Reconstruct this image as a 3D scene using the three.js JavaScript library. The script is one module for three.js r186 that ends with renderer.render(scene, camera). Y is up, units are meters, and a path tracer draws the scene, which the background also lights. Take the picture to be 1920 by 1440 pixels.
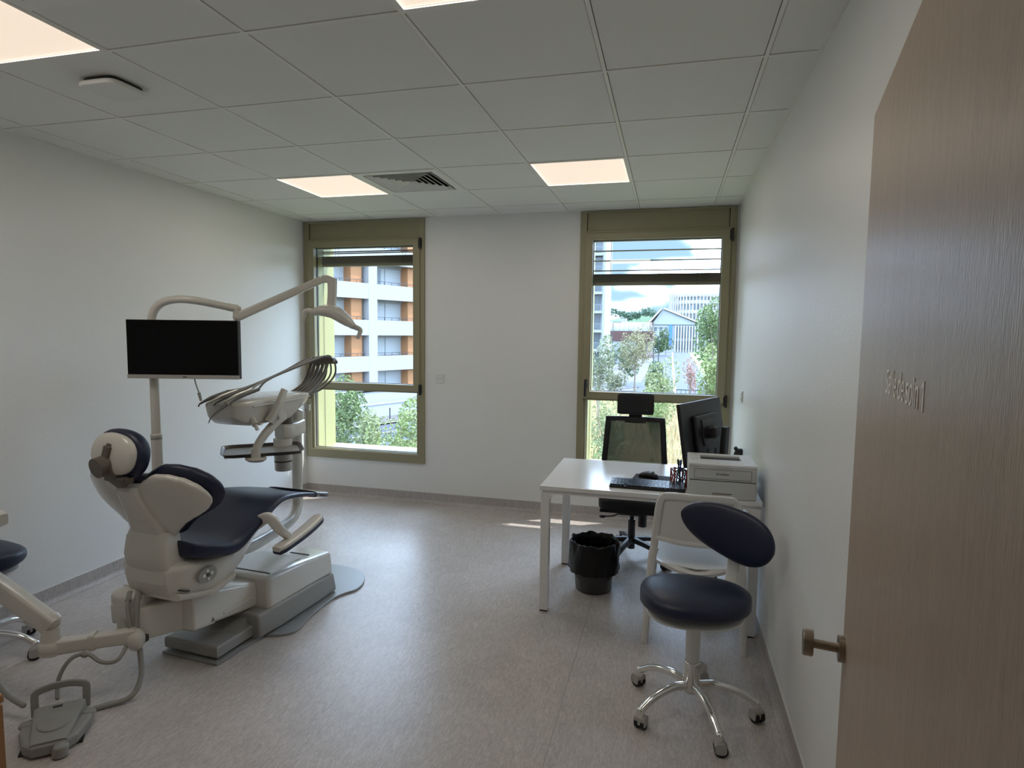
import * as THREE from 'three';
import { RoundedBoxGeometry } from 'three/addons/geometries/RoundedBoxGeometry.js';
import { TextGeometry } from 'three/addons/geometries/TextGeometry.js';
import { FontLoader } from 'three/addons/loaders/FontLoader.js';
import { mergeGeometries } from 'three/addons/utils/BufferGeometryUtils.js';
import { RectAreaLightUniformsLib } from 'three/addons/lights/RectAreaLightUniformsLib.js';

// ------------------------------------------------------------------ camera, sky, sun, exposure
const scene = new THREE.Scene();
const renderer = new THREE.WebGLRenderer({ antialias: true });
renderer.toneMapping = THREE.LinearToneMapping;
renderer.toneMappingExposure = 1.5;
renderer.shadowMap.enabled = true;
RectAreaLightUniformsLib.init();

const camera = new THREE.PerspectiveCamera(64.82, 4 / 3, 0.05, 2000);
camera.position.set(1.4881, 1.6047, 4.9125);
camera.rotation.order = 'YXZ';
camera.rotation.set(-0.0839, 0.2548, 0.0119);

let seed = 7;
const rnd = () => { seed = (seed * 1664525 + 1013904223) % 4294967296; return seed / 4294967296; };
const reseed = (s) => { seed = s; };
function lattice(n, s) { reseed(s); const a = new Float32Array(n * n); for (let i = 0; i < n * n; i++) a[i] = rnd(); return (x, y) => {
  const xf = Math.floor(x), yf = Math.floor(y); let fx = x - xf, fy = y - yf; fx = fx * fx * (3 - 2 * fx); fy = fy * fy * (3 - 2 * fy);
  const m = (v) => ((v % n) + n) % n, x0 = m(xf), x1 = m(xf + 1), y0 = m(yf) * n, y1 = m(yf + 1) * n;
  return (a[y0 + x0] * (1 - fx) + a[y0 + x1] * fx) * (1 - fy) + (a[y1 + x0] * (1 - fx) + a[y1 + x1] * fx) * fy; }; }

{ // sky: blue air with drifting clouds, the same all round
  const W = 1024, Hh = 512, d = new Float32Array(W * Hh * 4), nz = lattice(64, 11);
  for (let j = 0; j < Hh; j++) for (let i = 0; i < W; i++) {
    const el = ((j + 0.5) / Hh - 0.5) * Math.PI, az = (i / W) * Math.PI * 2, o = (j * W + i) * 4;
    const c = Math.cos(el), X = Math.cos(az) * c, Z = Math.sin(az) * c, Y = Math.max(Math.sin(el), 0) + 0.22;
    const px = X / Y * 2.2 + 42.8, py = Z / Y * 2.2 + 40.0;
    let n = 0, amp = 0.5, fr = 1; for (let k = 0; k < 6; k++) { n += amp * nz(px * fr, py * fr); amp *= 0.52; fr *= 2.05; }
    let cl = Math.min(1, Math.max(0, (n - 0.49) / 0.12)); cl = cl * cl * (3 - 2 * cl);
    const t = Math.min(1, Math.max(0, Math.sin(Math.max(el, 0))));
    const b = [0.36 - 0.14 * t, 0.58 - 0.16 * t, 0.86 - 0.12 * t], w = [5.6, 7.4, 9.8];
    for (let k = 0; k < 3; k++) d[o + k] = el < 0 ? 0.45 : b[k] * (1 - cl) + w[k] * cl;
    d[o + 3] = 1;
  }
  const t = new THREE.DataTexture(d, W, Hh, THREE.RGBAFormat, THREE.FloatType);
  t.mapping = THREE.EquirectangularReflectionMapping; t.magFilter = THREE.LinearFilter; t.minFilter = THREE.LinearFilter; t.colorSpace = THREE.LinearSRGBColorSpace; t.needsUpdate = true;
  scene.background = t;
}
const sun = new THREE.DirectionalLight(new THREE.Color().setRGB(1.0, 0.96, 0.90), 5.0);
sun.position.set(1.71 * 20, 3.19 * 20, -1 * 20); sun.target.position.set(0, 0, 0);
sun.castShadow = true; sun.shadow.mapSize.set(4096, 4096);
Object.assign(sun.shadow.camera, { left: -60, right: 60, top: 60, bottom: -60, near: 1, far: 260 });
scene.add(sun, sun.target);

const PANEL_LIGHT = 3.3;            // radiance of the ceiling panels
const PANEL_COLOR = new THREE.Color().setRGB(1.0, 0.92, 0.82);

// ------------------------------------------------------------------ helpers
const V = (x, y, z) => new THREE.Vector3(x, y, z);
const taken = {};
const numbered = (n) => { taken[n] = (taken[n] ?? -1) + 1; return taken[n] ? n + '_' + String(taken[n]).padStart(3, '0') : n; };
const lin = (r, g, b) => new THREE.Color().setRGB(r, g, b);
const srgb = (r, g, b) => new THREE.Color().setRGB(r / 255, g / 255, b / 255, THREE.SRGBColorSpace);
const std = (o) => new THREE.MeshStandardMaterial(o);
const phy = (o) => new THREE.MeshPhysicalMaterial(o);
function tidy(g) { // the attributes every geometry shares
  const n = g.attributes.position.count;
  if (!g.attributes.normal) g.computeVertexNormals();
  if (!g.attributes.uv) g.setAttribute('uv', new THREE.BufferAttribute(new Float32Array(n * 2), 2));
  for (const k of Object.keys(g.attributes)) if (!['position', 'normal', 'uv'].includes(k)) g.deleteAttribute(k);
  return g;
}
const merge = (list) => { list = list.flat(9); return list.length === 1 ? list[0] : mergeGeometries(list.map((g) => { g = tidy(g); return g.index ? g.toNonIndexed() : g; })); };
function obj(name, geo, mat, parent) {
  const m = new THREE.Mesh(merge([geo]), mat);
  m.castShadow = m.receiveShadow = true;
  if (!parent || parent === scene) { m.name = numbered(name); scene.add(m); } else { m.name = name; parent.add(m); }
  return m;
}
function tag(o, label, category, group) { o.userData.label = label; o.userData.category = category; if (group) o.userData.group = group; return o; }
function thing(name, label, category, pos = [0, 0, 0], turn = 0, group) {
  const o = new THREE.Group(); o.name = numbered(name); scene.add(o);
  o.position.set(...pos); o.rotation.y = turn; return tag(o, label, category, group);
}
function struct(name, geo, mat) { const m = obj(name, geo, mat); m.userData.kind = 'structure'; return m; }
function structGroup(name) { const o = new THREE.Group(); o.name = name; o.userData.kind = 'structure'; scene.add(o); return o; }
function box(x0, x1, y0, y1, z0, z1, r = 0, seg = 2) {
  const w = x1 - x0, h = y1 - y0, d = z1 - z0;
  const g = r > 0 ? new RoundedBoxGeometry(w, h, d, seg, Math.min(r, w / 2.01, h / 2.01, d / 2.01)) : new THREE.BoxGeometry(w, h, d);
  return g.translate((x0 + x1) / 2, (y0 + y1) / 2, (z0 + z1) / 2);
}
const cyl = (r0, r1, h, n = 24) => new THREE.CylinderGeometry(r1, r0, h, n);           // r0 bottom, r1 top
function rod(a, b, r, n = 12, r1 = r) { const d = b.clone().sub(a), g = cyl(r, r1, d.length(), n); g.applyQuaternion(new THREE.Quaternion().setFromUnitVectors(V(0, 1, 0), d.clone().normalize())); const m = a.clone().add(b).multiplyScalar(0.5); return g.translate(m.x, m.y, m.z); }
const lathe = (pts, n = 32) => new THREE.LatheGeometry(pts.map(([r, y]) => new THREE.Vector2(r, y)), n);
const sphere = (r, x, y, z, sx = 1, sy = 1, sz = 1) => new THREE.SphereGeometry(r, 20, 14).scale(sx, sy, sz).translate(x, y, z);
function rings(R, closeEnds = true) { // a skin through rings of points
  const n = R[0].length, pos = [], idx = [];
  for (const r of R) for (const p of r) pos.push(p.x, p.y, p.z);
  for (let i = 0; i + 1 < R.length; i++) for (let j = 0; j < n; j++) { const a = i * n + j, b = i * n + (j + 1) % n, c = a + n, d = b + n; idx.push(a, c, b, b, c, d); }
  if (closeEnds) for (const [k, flip] of [[0, 1], [R.length - 1, 0]]) {
    const at = pos.length / 3, m = R[k].reduce((s, p) => s.add(p), V(0, 0, 0)).multiplyScalar(1 / n);
    for (const p of R[k]) pos.push(p.x, p.y, p.z); pos.push(m.x, m.y, m.z);
    for (let j = 0; j < n; j++) { const a = at + j, b = at + (j + 1) % n; flip ? idx.push(a, b, at + n) : idx.push(b, a, at + n); }
  }
  const g = new THREE.BufferGeometry(); g.setAttribute('position', new THREE.Float32BufferAttribute(pos, 3)); g.setIndex(idx);
  // outward faces
  let vol = 0; const A = V(), B = V(), C = V(); for (let i = 0; i < idx.length; i += 3) { A.fromArray(pos, idx[i] * 3); B.fromArray(pos, idx[i + 1] * 3); C.fromArray(pos, idx[i + 2] * 3); vol += A.dot(B.cross(C)); }
  if (vol < 0) { for (let i = 0; i < idx.length; i += 3) { const t = idx[i]; idx[i] = idx[i + 1]; idx[i + 1] = t; } g.setIndex(idx); }
  g.computeVertexNormals(); return tidy(g);
}
const sup = (t, a, b, e) => { const c = Math.cos(t), s = Math.sin(t); return [a * Math.sign(c) * Math.abs(c) ** (2 / e), b * Math.sign(s) * Math.abs(s) ** (2 / e)]; };
// a profile (half width a, half height b, squareness e) carried along a curve
function sweep(pts, prof, { seg = 24, n = 16, up = V(0, 1, 0), straight = false, tension = 0.5 } = {}) {
  const P = pts.map((p) => (p.isVector3 ? p : V(...p)));
  let curve; if (straight) { curve = new THREE.CurvePath(); for (let i = 0; i + 1 < P.length; i++) curve.add(new THREE.LineCurve3(P[i], P[i + 1])); } else curve = new THREE.CatmullRomCurve3(P, false, 'catmullrom', tension);
  const R = [], f = typeof prof === 'function' ? prof : () => prof;
  for (let i = 0; i <= seg; i++) {
    const t = i / seg, c = curve.getPointAt(t), T = curve.getTangentAt(t).normalize();
    let side = T.clone().cross(up); if (side.length() < 1e-3) side = V(1, 0, 0); side.normalize(); const u = side.clone().cross(T).normalize();
    const [a, b, e = 2] = f(t);
    R.push(Array.from({ length: n }, (_, j) => { const [x, y] = sup(j / n * Math.PI * 2, a, b, e); return c.clone().addScaledVector(side, x).addScaledVector(u, y); }));
  }
  return rings(R);
}
function pipe(pts, r, { seg = 40, n = 10, closed = false } = {}) { const g = new THREE.TubeGeometry(new THREE.CatmullRomCurve3(pts.map((p) => (p.isVector3 ? p : V(...p))), closed, 'catmullrom', 0.5), seg, r, n, closed);
  if (closed) return g; const a = pts[0], b = pts[pts.length - 1], q = (p) => (p.isVector3 ? p : V(...p)); return merge([g, sphere(r, ...q(a).toArray()), sphere(r, ...q(b).toArray())]); }
function slab(pts, depth, bevel = 0, smooth = false) { // outline [x, y] extruded along z
  const s = new THREE.Shape(smooth ? new THREE.SplineCurve([...pts, pts[0]].map(([x, y]) => new THREE.Vector2(x, y))).getPoints(pts.length * 5) : pts.map(([x, y]) => new THREE.Vector2(x, y)));
  return new THREE.ExtrudeGeometry(s, { depth: depth - 2 * bevel, bevelEnabled: bevel > 0, bevelThickness: bevel, bevelSize: bevel, bevelOffset: -bevel, bevelSegments: 3, curveSegments: 16 }).translate(0, 0, bevel);
}
function plan(pts, y0, y1, bevel = 0, smooth = false) { return slab(pts.map(([x, z]) => [x, -z]), y1 - y0, bevel, smooth).rotateX(-Math.PI / 2).translate(0, y0, 0); } // outline [x, z] standing up
const turned = (g, rx = 0, ry = 0, rz = 0) => g.applyMatrix4(new THREE.Matrix4().makeRotationFromEuler(new THREE.Euler(rx, ry, rz)));
function uvBox(g, s = 1) { // uv in metres from the face that each vertex belongs to
  g = g.index ? g.toNonIndexed() : g; const p = g.attributes.position, n = g.attributes.normal, uv = new Float32Array(p.count * 2);
  for (let i = 0; i < p.count; i++) { const ax = Math.abs(n.getX(i)), ay = Math.abs(n.getY(i)), az = Math.abs(n.getZ(i)), x = p.getX(i), y = p.getY(i), z = p.getZ(i);
    const [u, v] = ay >= ax && ay >= az ? [x, z] : ax >= az ? [z, y] : [x, y]; uv[2 * i] = u * s; uv[2 * i + 1] = v * s; }
  g.setAttribute('uv', new THREE.BufferAttribute(uv, 2)); return g;
}
function texture(W, Hh, fn, color = true, repeat) {
  const d = new Uint8Array(W * Hh * 4);
  for (let j = 0; j < Hh; j++) for (let i = 0; i < W; i++) { const c = fn(i / W, j / Hh, i, j), o = (j * W + i) * 4; for (let k = 0; k < 3; k++) d[o + k] = Math.max(0, Math.min(255, Array.isArray(c) ? c[k] : c)); d[o + 3] = 255; }
  const t = new THREE.DataTexture(d, W, Hh); t.wrapS = t.wrapT = THREE.RepeatWrapping; t.magFilter = THREE.LinearFilter; t.minFilter = THREE.LinearMipmapLinearFilter; t.generateMipmaps = true;
  if (color) t.colorSpace = THREE.SRGBColorSpace; if (repeat) t.repeat.set(...repeat); t.needsUpdate = true; return t;
}
const font = await new FontLoader().loadAsync('fonts/droid/droid_sans_regular.typeface.json');
const boldFont = await new FontLoader().loadAsync('fonts/droid/droid_sans_bold.typeface.json');
const text = (s, size, depth = 0.0006, f = font) => new TextGeometry(s, { font: f, size, depth, curveSegments: 4 });

// ------------------------------------------------------------------ materials
const nA = lattice(128, 3), nB = lattice(256, 5);
const floorMap = texture(1024, 1024, (u, v) => { // short vinyl flecks running one way
  const a = nA(u * 128, v * 32), b = nB(u * 256, v * 64), c = nB(u * 256 + 31, v * 256), k = (a * 0.30 + b * 0.45 + c * 0.35 - 0.55) * 46 + (nA(u * 8, v * 8) - 0.5) * 7;
  return [191 + k, 184 + k, 180 + k]; });
const floorBump = texture(512, 512, (u, v) => 110 + 70 * nB(u * 256, v * 64), false);
const woodMap = texture(1024, 1024, (u, v) => {
  const a = nB(u * 256, v * 16), b = nA(u * 64 + nA(u * 4, v * 4), v * 4), c = nB(u * 512 + 9, v * 64), k = (a * 0.45 + b * 0.35 + c * 0.65 - 0.72) * 26;
  return [172 + k, 150 + k * 0.96, 128 + k * 0.92]; });
const woodBump = texture(1024, 1024, (u, v) => 255 * (0.6 * nB(u * 512, v * 96) + 0.4 * nB(u * 512 + 5, v * 40)), false);
const wallBump = texture(512, 512, (u, v) => 255 * (0.6 * nB(u * 256, v * 256) + 0.4 * nA(u * 64, v * 64)), false);
for (const t of [woodMap, woodBump]) t.repeat.set(1.5, 1.5);
const M = {
  wall: std({ color: lin(0.80, 0.805, 0.785), roughness: 0.42, bumpMap: wallBump, bumpScale: 0.0006 }),
  ceiling: std({ color: lin(0.79, 0.80, 0.77), roughness: 0.9 }),
  rail: std({ color: lin(0.80, 0.80, 0.77), roughness: 0.5 }),
  slab: std({ color: lin(0.3, 0.3, 0.3), roughness: 0.9 }),
  floor: std({ color: lin(1, 1, 1), map: floorMap, roughness: 0.36, bumpMap: floorBump, bumpScale: 0.0005 }),
  skirting: std({ color: lin(0.86, 0.86, 0.86), map: floorMap, roughness: 0.5 }),
  frame: std({ color: srgb(150, 144, 116), roughness: 0.42 }),
  seal: std({ color: lin(0.02, 0.02, 0.02), roughness: 0.6 }),
  reveal: std({ color: srgb(146, 145, 100), roughness: 0.55 }),
  blind: std({ color: srgb(104, 98, 80), roughness: 0.5 }),
  glass: phy({ color: lin(1, 1, 1), roughness: 0.0, transmission: 1, thickness: 0, ior: 1.5 }),
  black: std({ color: lin(0.012, 0.012, 0.013), roughness: 0.42 }),
  softBlack: std({ color: lin(0.014, 0.014, 0.016), roughness: 0.75 }),
  screen: phy({ color: lin(0.002, 0.002, 0.0025), roughness: 0.25, specularIntensity: 0.25 }),
  mesh: std({ color: lin(0.05, 0.05, 0.044), roughness: 0.8, transparent: true, opacity: 0.93 }),
  dental: phy({ color: lin(0.66, 0.64, 0.585), roughness: 0.28, clearcoat: 0.4, clearcoatRoughness: 0.12 }),
  dentalGrey: std({ color: lin(0.30, 0.30, 0.285), roughness: 0.4 }),
  plateGrey: std({ color: lin(0.27, 0.285, 0.29), roughness: 0.32 }),
  seam: std({ color: lin(0.06, 0.06, 0.06), roughness: 0.7 }),
  navy: phy({ color: lin(0.009, 0.015, 0.045), roughness: 0.42, sheen: 0.15, sheenColor: lin(0.2, 0.3, 0.5), sheenRoughness: 0.5 }),
  bronze: std({ color: lin(0.16, 0.14, 0.12), roughness: 0.38, metalness: 0.5 }),
  hose: std({ color: lin(0.30, 0.30, 0.28), roughness: 0.45 }),
  darkHose: std({ color: lin(0.13, 0.125, 0.12), roughness: 0.5 }),
  chrome: std({ color: lin(0.8, 0.8, 0.8), roughness: 0.12, metalness: 1 }),
  steel: std({ color: lin(0.45, 0.43, 0.40), roughness: 0.3, metalness: 1 }),
  brushed: std({ color: lin(0.36, 0.30, 0.24), roughness: 0.32, metalness: 1 }),
  white: std({ color: lin(0.72, 0.72, 0.70), roughness: 0.38 }),
  desk: std({ color: lin(0.80, 0.80, 0.79), roughness: 0.2 }),
  castor: std({ color: lin(0.42, 0.41, 0.39), roughness: 0.4 }),
  printer: std({ color: lin(0.58, 0.59, 0.58), roughness: 0.45 }),
  printerTop: std({ color: lin(0.68, 0.69, 0.69), roughness: 0.45 }),
  bag: phy({ color: lin(0.004, 0.004, 0.005), roughness: 0.3, specularIntensity: 0.6 }),
  smoke: phy({ color: lin(0.05, 0.05, 0.052), roughness: 0.15, transmission: 0.25, thickness: 0 }),
  red: std({ color: lin(0.30, 0.06, 0.04), roughness: 0.4 }),
  blue: std({ color: lin(0.02, 0.04, 0.30), roughness: 0.4 }),
  door: phy({ color: lin(0.92, 0.92, 0.92), map: woodMap, roughness: 0.42, bumpMap: woodBump, bumpScale: 0.0006, clearcoat: 0.15, clearcoatRoughness: 0.3 }),
  cabinet: std({ color: srgb(150, 106, 68), roughness: 0.45 }),
  letter: std({ color: lin(0.88, 0.88, 0.86), roughness: 0.85 }),
  ink: std({ color: lin(0.02, 0.02, 0.02), roughness: 0.6 }),
  panelGlow: std({ color: lin(0.8, 0.8, 0.8), roughness: 0.6, emissive: lin(1.0, 0.80, 0.63), emissiveIntensity: 0.52 }),
};

// ------------------------------------------------------------------ the room
const XL = -1.966, XR = 1.9935, ZB = -0.313, ZF = 4.55, H = 2.6455, WT = 0.35;
const WIN = [[-1.954, -0.709], [0.717, 1.975]], SILL = 0.368, HEAD = 2.640;
struct('floor', uvBox(box(XL - 0.2, XR + 0.2, -0.2, 0, ZB - WT, 6.6), 1), M.floor);
{ const w = new THREE.Shape([[XL - 0.35, -0.2], [XR + 0.35, -0.2], [XR + 0.35, H + 0.25], [XL - 0.35, H + 0.25]].map(([x, y]) => new THREE.Vector2(x, y)));
  for (const [a, b] of WIN) w.holes.push(new THREE.Path([[a, SILL], [a, HEAD], [b, HEAD], [b, SILL]].map(([x, y]) => new THREE.Vector2(x, y))));
  struct('wall_back', uvBox(new THREE.ExtrudeGeometry(w, { depth: WT, bevelEnabled: false }).translate(0, 0, ZB - WT)), M.wall); }
struct('wall_left', uvBox(box(XL - 0.2, XL, 0, H + 0.25, ZB, 6.6)), M.wall);
struct('wall_right', uvBox(box(XR, XR + 0.2, 0, H + 0.25, ZB, 6.6)), M.wall);
const DX0 = 0.74, DX1 = 1.745, DH = 2.07;            // door opening in the near wall
struct('wall_front', uvBox(merge([box(XL, DX0, 0, H + 0.25, ZF, ZF + 0.14), box(DX1, XR, 0, H + 0.25, ZF, ZF + 0.14), box(DX0, DX1, DH, H + 0.25, ZF, ZF + 0.14)])), M.wall);
struct('wall_corridor', uvBox(box(XL, XR, 0, H + 0.25, 6.4, 6.6)), M.wall);
{ // suspended ceiling: slab above, rails and tiles
  const c = structGroup('ceiling');
  obj('slab', box(XL - 0.2, XR + 0.2, H + 0.18, H + 0.25, ZB, 6.6), M.slab, c);
  const xs = [XL, -1.8, -1.2, -0.6, 0, 0.6, 1.2, 1.8, XR], zs = [ZB, 0, 0.6, 1.2, 1.8, 2.4, 3.0, 3.6, 4.2, ZF];
  const skip = new Set(['2,2', '3,2', '5,2', '2,6', '5,6', '3,6', '3,7']);
  const geos = {};
  const tile = (x0, x1, z0, z1) => { const k = ((x1 - x0).toFixed(2) + 'x' + (z1 - z0).toFixed(2)); geos[k] ??= box(-(x1 - x0) / 2 + 0.0092, (x1 - x0) / 2 - 0.0092, 0.002, 0.016, -(z1 - z0) / 2 + 0.0092, (z1 - z0) / 2 - 0.0092, 0.003, 1);
    const m = new THREE.Mesh(geos[k], M.ceiling); m.name = 'ceiling_tile'; m.castShadow = m.receiveShadow = true; m.position.set((x0 + x1) / 2, H, (z0 + z1) / 2); c.add(m); };
  for (let i = 0; i + 1 < xs.length; i++) for (let j = 0; j + 1 < zs.length; j++) if (!skip.has(i + ',' + j)) tile(xs[i], xs[i + 1], zs[j], zs[j + 1]);
  tile(-0.6, 0, 3.0, 3.3); tile(-0.6, 0, 3.9, 4.2);
  for (const x of xs) obj('ceiling_rail', [box(x - 0.0075, x + 0.0075, H - 0.0005, H + 0.004, ZB, ZF), box(x - 0.001, x + 0.001, H, H + 0.035, ZB, ZF)], M.rail, c);
  for (const z of zs) obj('ceiling_rail', [box(XL, XR, H - 0.0003, H + 0.004, z - 0.0075, z + 0.0075), box(XL, XR, H, H + 0.035, z - 0.001, z + 0.001)], M.rail, c);
  for (const z of [3.3, 3.9]) obj('ceiling_rail', box(-0.6, 0, H - 0.0003, H + 0.004, z - 0.0075, z + 0.0075), M.rail, c);
  obj('wall_angle', [box(XL, XL + 0.018, H - 0.001, H + 0.003, ZB, ZF), box(XR - 0.018, XR, H - 0.001, H + 0.003, ZB, ZF), box(XL, XR, H - 0.001, H + 0.003, ZB, ZB + 0.018)], M.rail, c);
  obj('corridor_ceiling', box(XL, XR, H - 0.01, H + 0.01, ZF + 0.14, 6.4), M.ceiling, c);
}
{ // coved vinyl skirting and its white capping bead
  const prof = [[0, 0.0]]; for (let i = 0; i <= 6; i++) { const a = i / 6 * Math.PI / 2; prof.push([0.032 - 0.028 * Math.sin(a), 0.032 - 0.03 * Math.cos(a)]); }
  prof.push([0.004, 0.095], [0, 0.095]);
  const pts = prof.map(([x, y]) => [x, y]); pts[0] = [0, 0]; pts.splice(1, 0, [0.032, 0]);
  const run = (len) => uvBox(slab(pts, len), 1);
  struct('baseboard_left', run(ZF - ZB).translate(XL, 0, ZB), M.skirting);
  struct('baseboard_right', turned(run(ZF - ZB), 0, Math.PI, 0).translate(XR, 0, ZF), M.skirting);
  struct('baseboard_back', turned(run(XR - XL), 0, -Math.PI / 2, 0).translate(XR, 0, ZB), M.skirting);
  const bead = structGroup('trim_1');
  obj('capping_bead', box(XL, XL + 0.005, 0.095, 0.1, ZB, ZF), M.white, bead); obj('capping_bead', box(XR - 0.005, XR, 0.095, 0.1, ZB, ZF), M.white, bead); obj('capping_bead', box(XL, XR, 0.095, 0.1, ZB, ZB + 0.005), M.white, bead);
}
// windows
const blinds = [];
WIN.forEach(([x0, x1], k) => {
  const w = structGroup('window_' + (k + 1)), z1 = ZB + 0.018, z0 = ZB - 0.06, F = M.frame;
  obj('frame', [box(x0, x0 + 0.055, SILL, HEAD, z0, z1, 0.003), box(x1 - 0.055, x1, SILL, HEAD, z0, z1, 0.003), box(x0 + 0.05, x1 - 0.05, SILL, 0.452, z0, z1, 0.003), box(x0 + 0.05, x1 - 0.05, HEAD - 0.018, HEAD, z0, z1, 0.003),
    box(x0 + 0.05, x1 - 0.05, 2.445, 2.475, z0, z1, 0.003), box(x0 + 0.05, x1 - 0.05, 1.036, 1.062, z0, z1 - 0.002, 0.003),
    box(x0 + 0.05, x0 + 0.078, 0.44, 1.05, z0, z1 - 0.016, 0.003), box(x1 - 0.083, x1 - 0.05, 0.44, 1.05, z0, z1 - 0.016, 0.003), box(x0 + 0.06, x1 - 0.06, 0.44, 0.462, z0, z1 - 0.016, 0.003)], F, w);
  obj('blind_box_panel', box(x0 + 0.06, x1 - 0.06, 2.472, HEAD - 0.016, z0, z1 - 0.018, 0.002), F, w);
  const s0 = x0 + 0.045, s1 = x1 - 0.042, sz = z1 + 0.014;
  obj('sash', [box(s0, s0 + 0.066, 1.05, 2.455, z0 + 0.01, sz, 0.005), box(s1 - 0.066, s1, 1.05, 2.455, z0 + 0.01, sz, 0.005), box(s0 + 0.06, s1 - 0.06, 2.398, 2.455, z0 + 0.01, sz, 0.005), box(s0 + 0.06, s1 - 0.06, 1.05, 1.112, z0 + 0.01, sz, 0.005)], F, w);
  const gz = ZB - 0.03;
  obj('glass_pane', box(s0 + 0.055, s1 - 0.055, 1.1, 2.41, gz - 0.002, gz + 0.002), M.glass, w);
  obj('glass_pane', box(x0 + 0.07, x1 - 0.075, 0.455, 1.045, gz - 0.002, gz + 0.002), M.glass, w);
  const gasket = (a, b, c, d) => [box(a, a + 0.006, c, d, gz - 0.012, gz + 0.012), box(b - 0.006, b, c, d, gz - 0.012, gz + 0.012), box(a, b, c, c + 0.006, gz - 0.012, gz + 0.012), box(a, b, d - 0.006, d, gz - 0.012, gz + 0.012)];
  obj('gasket', [...gasket(s0 + 0.064, s1 - 0.064, 1.110, 2.400), ...gasket(x0 + 0.076, x1 - 0.081, 0.460, 1.038)], M.seal, w);
  for (const y of [2.36, 1.02]) obj('hinge', [rod(V(s1 + 0.006, y, sz + 0.004), V(s1 + 0.006, y + 0.1, sz + 0.004), 0.011, 14), box(s1 - 0.012, s1 + 0.016, y + 0.012, y + 0.088, z1 - 0.004, sz + 0.004, 0.003)], M.black, w).userData.label = 'black hinge';
  const hy = 1.17; // handle on the other stile
  obj('handle', [box(s0 + 0.018, s0 + 0.044, hy - 0.03, hy + 0.045, sz - 0.002, sz + 0.012, 0.005), rod(V(s0 + 0.031, hy + 0.02, sz + 0.01), V(s0 + 0.031, hy + 0.02, sz + 0.042), 0.009), box(s0 + 0.021, s0 + 0.041, hy - 0.1, hy + 0.035, sz + 0.034, sz + 0.048, 0.006)], M.black, w).userData.label = 'black window handle';
  // outer reveal lining
  const r0 = ZB - WT - 0.02, r1 = ZB - 0.055;
  obj('reveal_lining', [box(x0 - 0.02, x0 + 0.085, SILL - 0.02, HEAD + 0.02, r0, r1), box(x1 - 0.09, x1 + 0.02, SILL - 0.02, HEAD + 0.02, r0, r1), box(x0, x1, HEAD - 0.06, HEAD + 0.02, r0, r1), box(x0, x1, SILL - 0.02, 0.435, r0 - 0.03, r1)], M.reveal, w);
  // outside slatted blind, partly lowered
  const bottom = k ? 2.03 : 2.235, tops = k ? [2.158, 2.243, 2.328, 2.413] : [2.362, 2.378, 2.412], bx0 = x0 + 0.095, bx1 = x1 - 0.1, bz = ZB - 0.17;
  const b = thing('slatted_blind', k ? 'half-raised outdoor slatted blind over the window behind the desk' : 'outdoor slatted blind raised high over the window behind the dental lamp', 'blind', [0, 0, 0], 0, 'outdoor blinds');
  const slatG = (y) => sweep([V(bx0, y, bz), V(bx1, y, bz)], [0.036, 0.0042, 2], { seg: 1, n: 12 });
  for (const y of tops) obj('slat', slatG(y), M.blind, b);
  for (let i = 0; i < 8; i++) obj('slat', slatG(bottom + 0.035 + i * 0.0085), M.blind, b);
  obj('bottom_rail', box(bx0, bx1, bottom, bottom + 0.03, bz - 0.03, bz + 0.03, 0.008), M.blind, b);
  obj('head_rail', box(bx0, bx1, HEAD - 0.14, HEAD - 0.065, bz - 0.04, bz + 0.04), M.blind, b);
  for (const u of [0.14, 0.82]) obj('ladder_cord', [rod(V(bx0 + (bx1 - bx0) * u, bottom, bz - 0.037), V(bx0 + (bx1 - bx0) * u, HEAD - 0.1, bz - 0.037), 0.0015, 6), rod(V(bx0 + (bx1 - bx0) * u + 0.006, bottom, bz + 0.037), V(bx0 + (bx1 - bx0) * u + 0.006, HEAD - 0.1, bz + 0.037), 0.0015, 6)], M.seal, b);
  for (const x of [bx0 - 0.004, bx1 + 0.004]) obj('guide_wire', rod(V(x, 0.435, bz), V(x, HEAD - 0.07, bz), 0.002, 6), M.seal, b);
});
// wall switches
function wallSwitch(label, pos, turn) { const t = thing('wall_switch', label, 'switch', pos, turn);
  obj('plate', box(-0.041, 0.041, -0.041, 0.041, 0, 0.009, 0.004), M.white, t); obj('rocker', box(-0.03, 0.03, 0.002, 0.03, 0.006, 0.013, 0.003), M.white, t); obj('rocker', box(-0.03, 0.03, -0.03, -0.002, 0.006, 0.013, 0.003), M.white, t); return t; }
wallSwitch('square white wall switch between the two windows', [-0.561, 1.177, ZB], 0);
wallSwitch('square white wall switch on the side wall above the printer', [XR, 1.178, 0.371], -Math.PI / 2);
// ceiling fittings
function ceilingLight(x, z, label) {
  const t = thing('ceiling_light', label, 'light', [x, H, z], 0, 'recessed ceiling light panels');
  obj('light_frame', [box(-0.296, -0.282, -0.002, 0.02, -0.296, 0.296), box(0.282, 0.296, -0.002, 0.02, -0.296, 0.296), box(-0.282, 0.282, -0.002, 0.02, -0.296, -0.282), box(-0.282, 0.282, -0.002, 0.02, 0.282, 0.296)], M.rail, t);
  obj('light_diffuser', box(-0.283, 0.283, 0.004, 0.012, -0.283, 0.283), M.panelGlow, t);
  const l = new THREE.RectAreaLight(PANEL_COLOR, PANEL_LIGHT, 0.566, 0.566); l.rotation.x = -Math.PI / 2; l.position.y = 0.002; l.name = 'panel_light'; t.add(l);
}
ceilingLight(-0.9, 0.9, 'glowing square ceiling panel beside the square air vent near the window');
ceilingLight(0.9, 0.9, 'glowing square ceiling panel above the desk');
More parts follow.
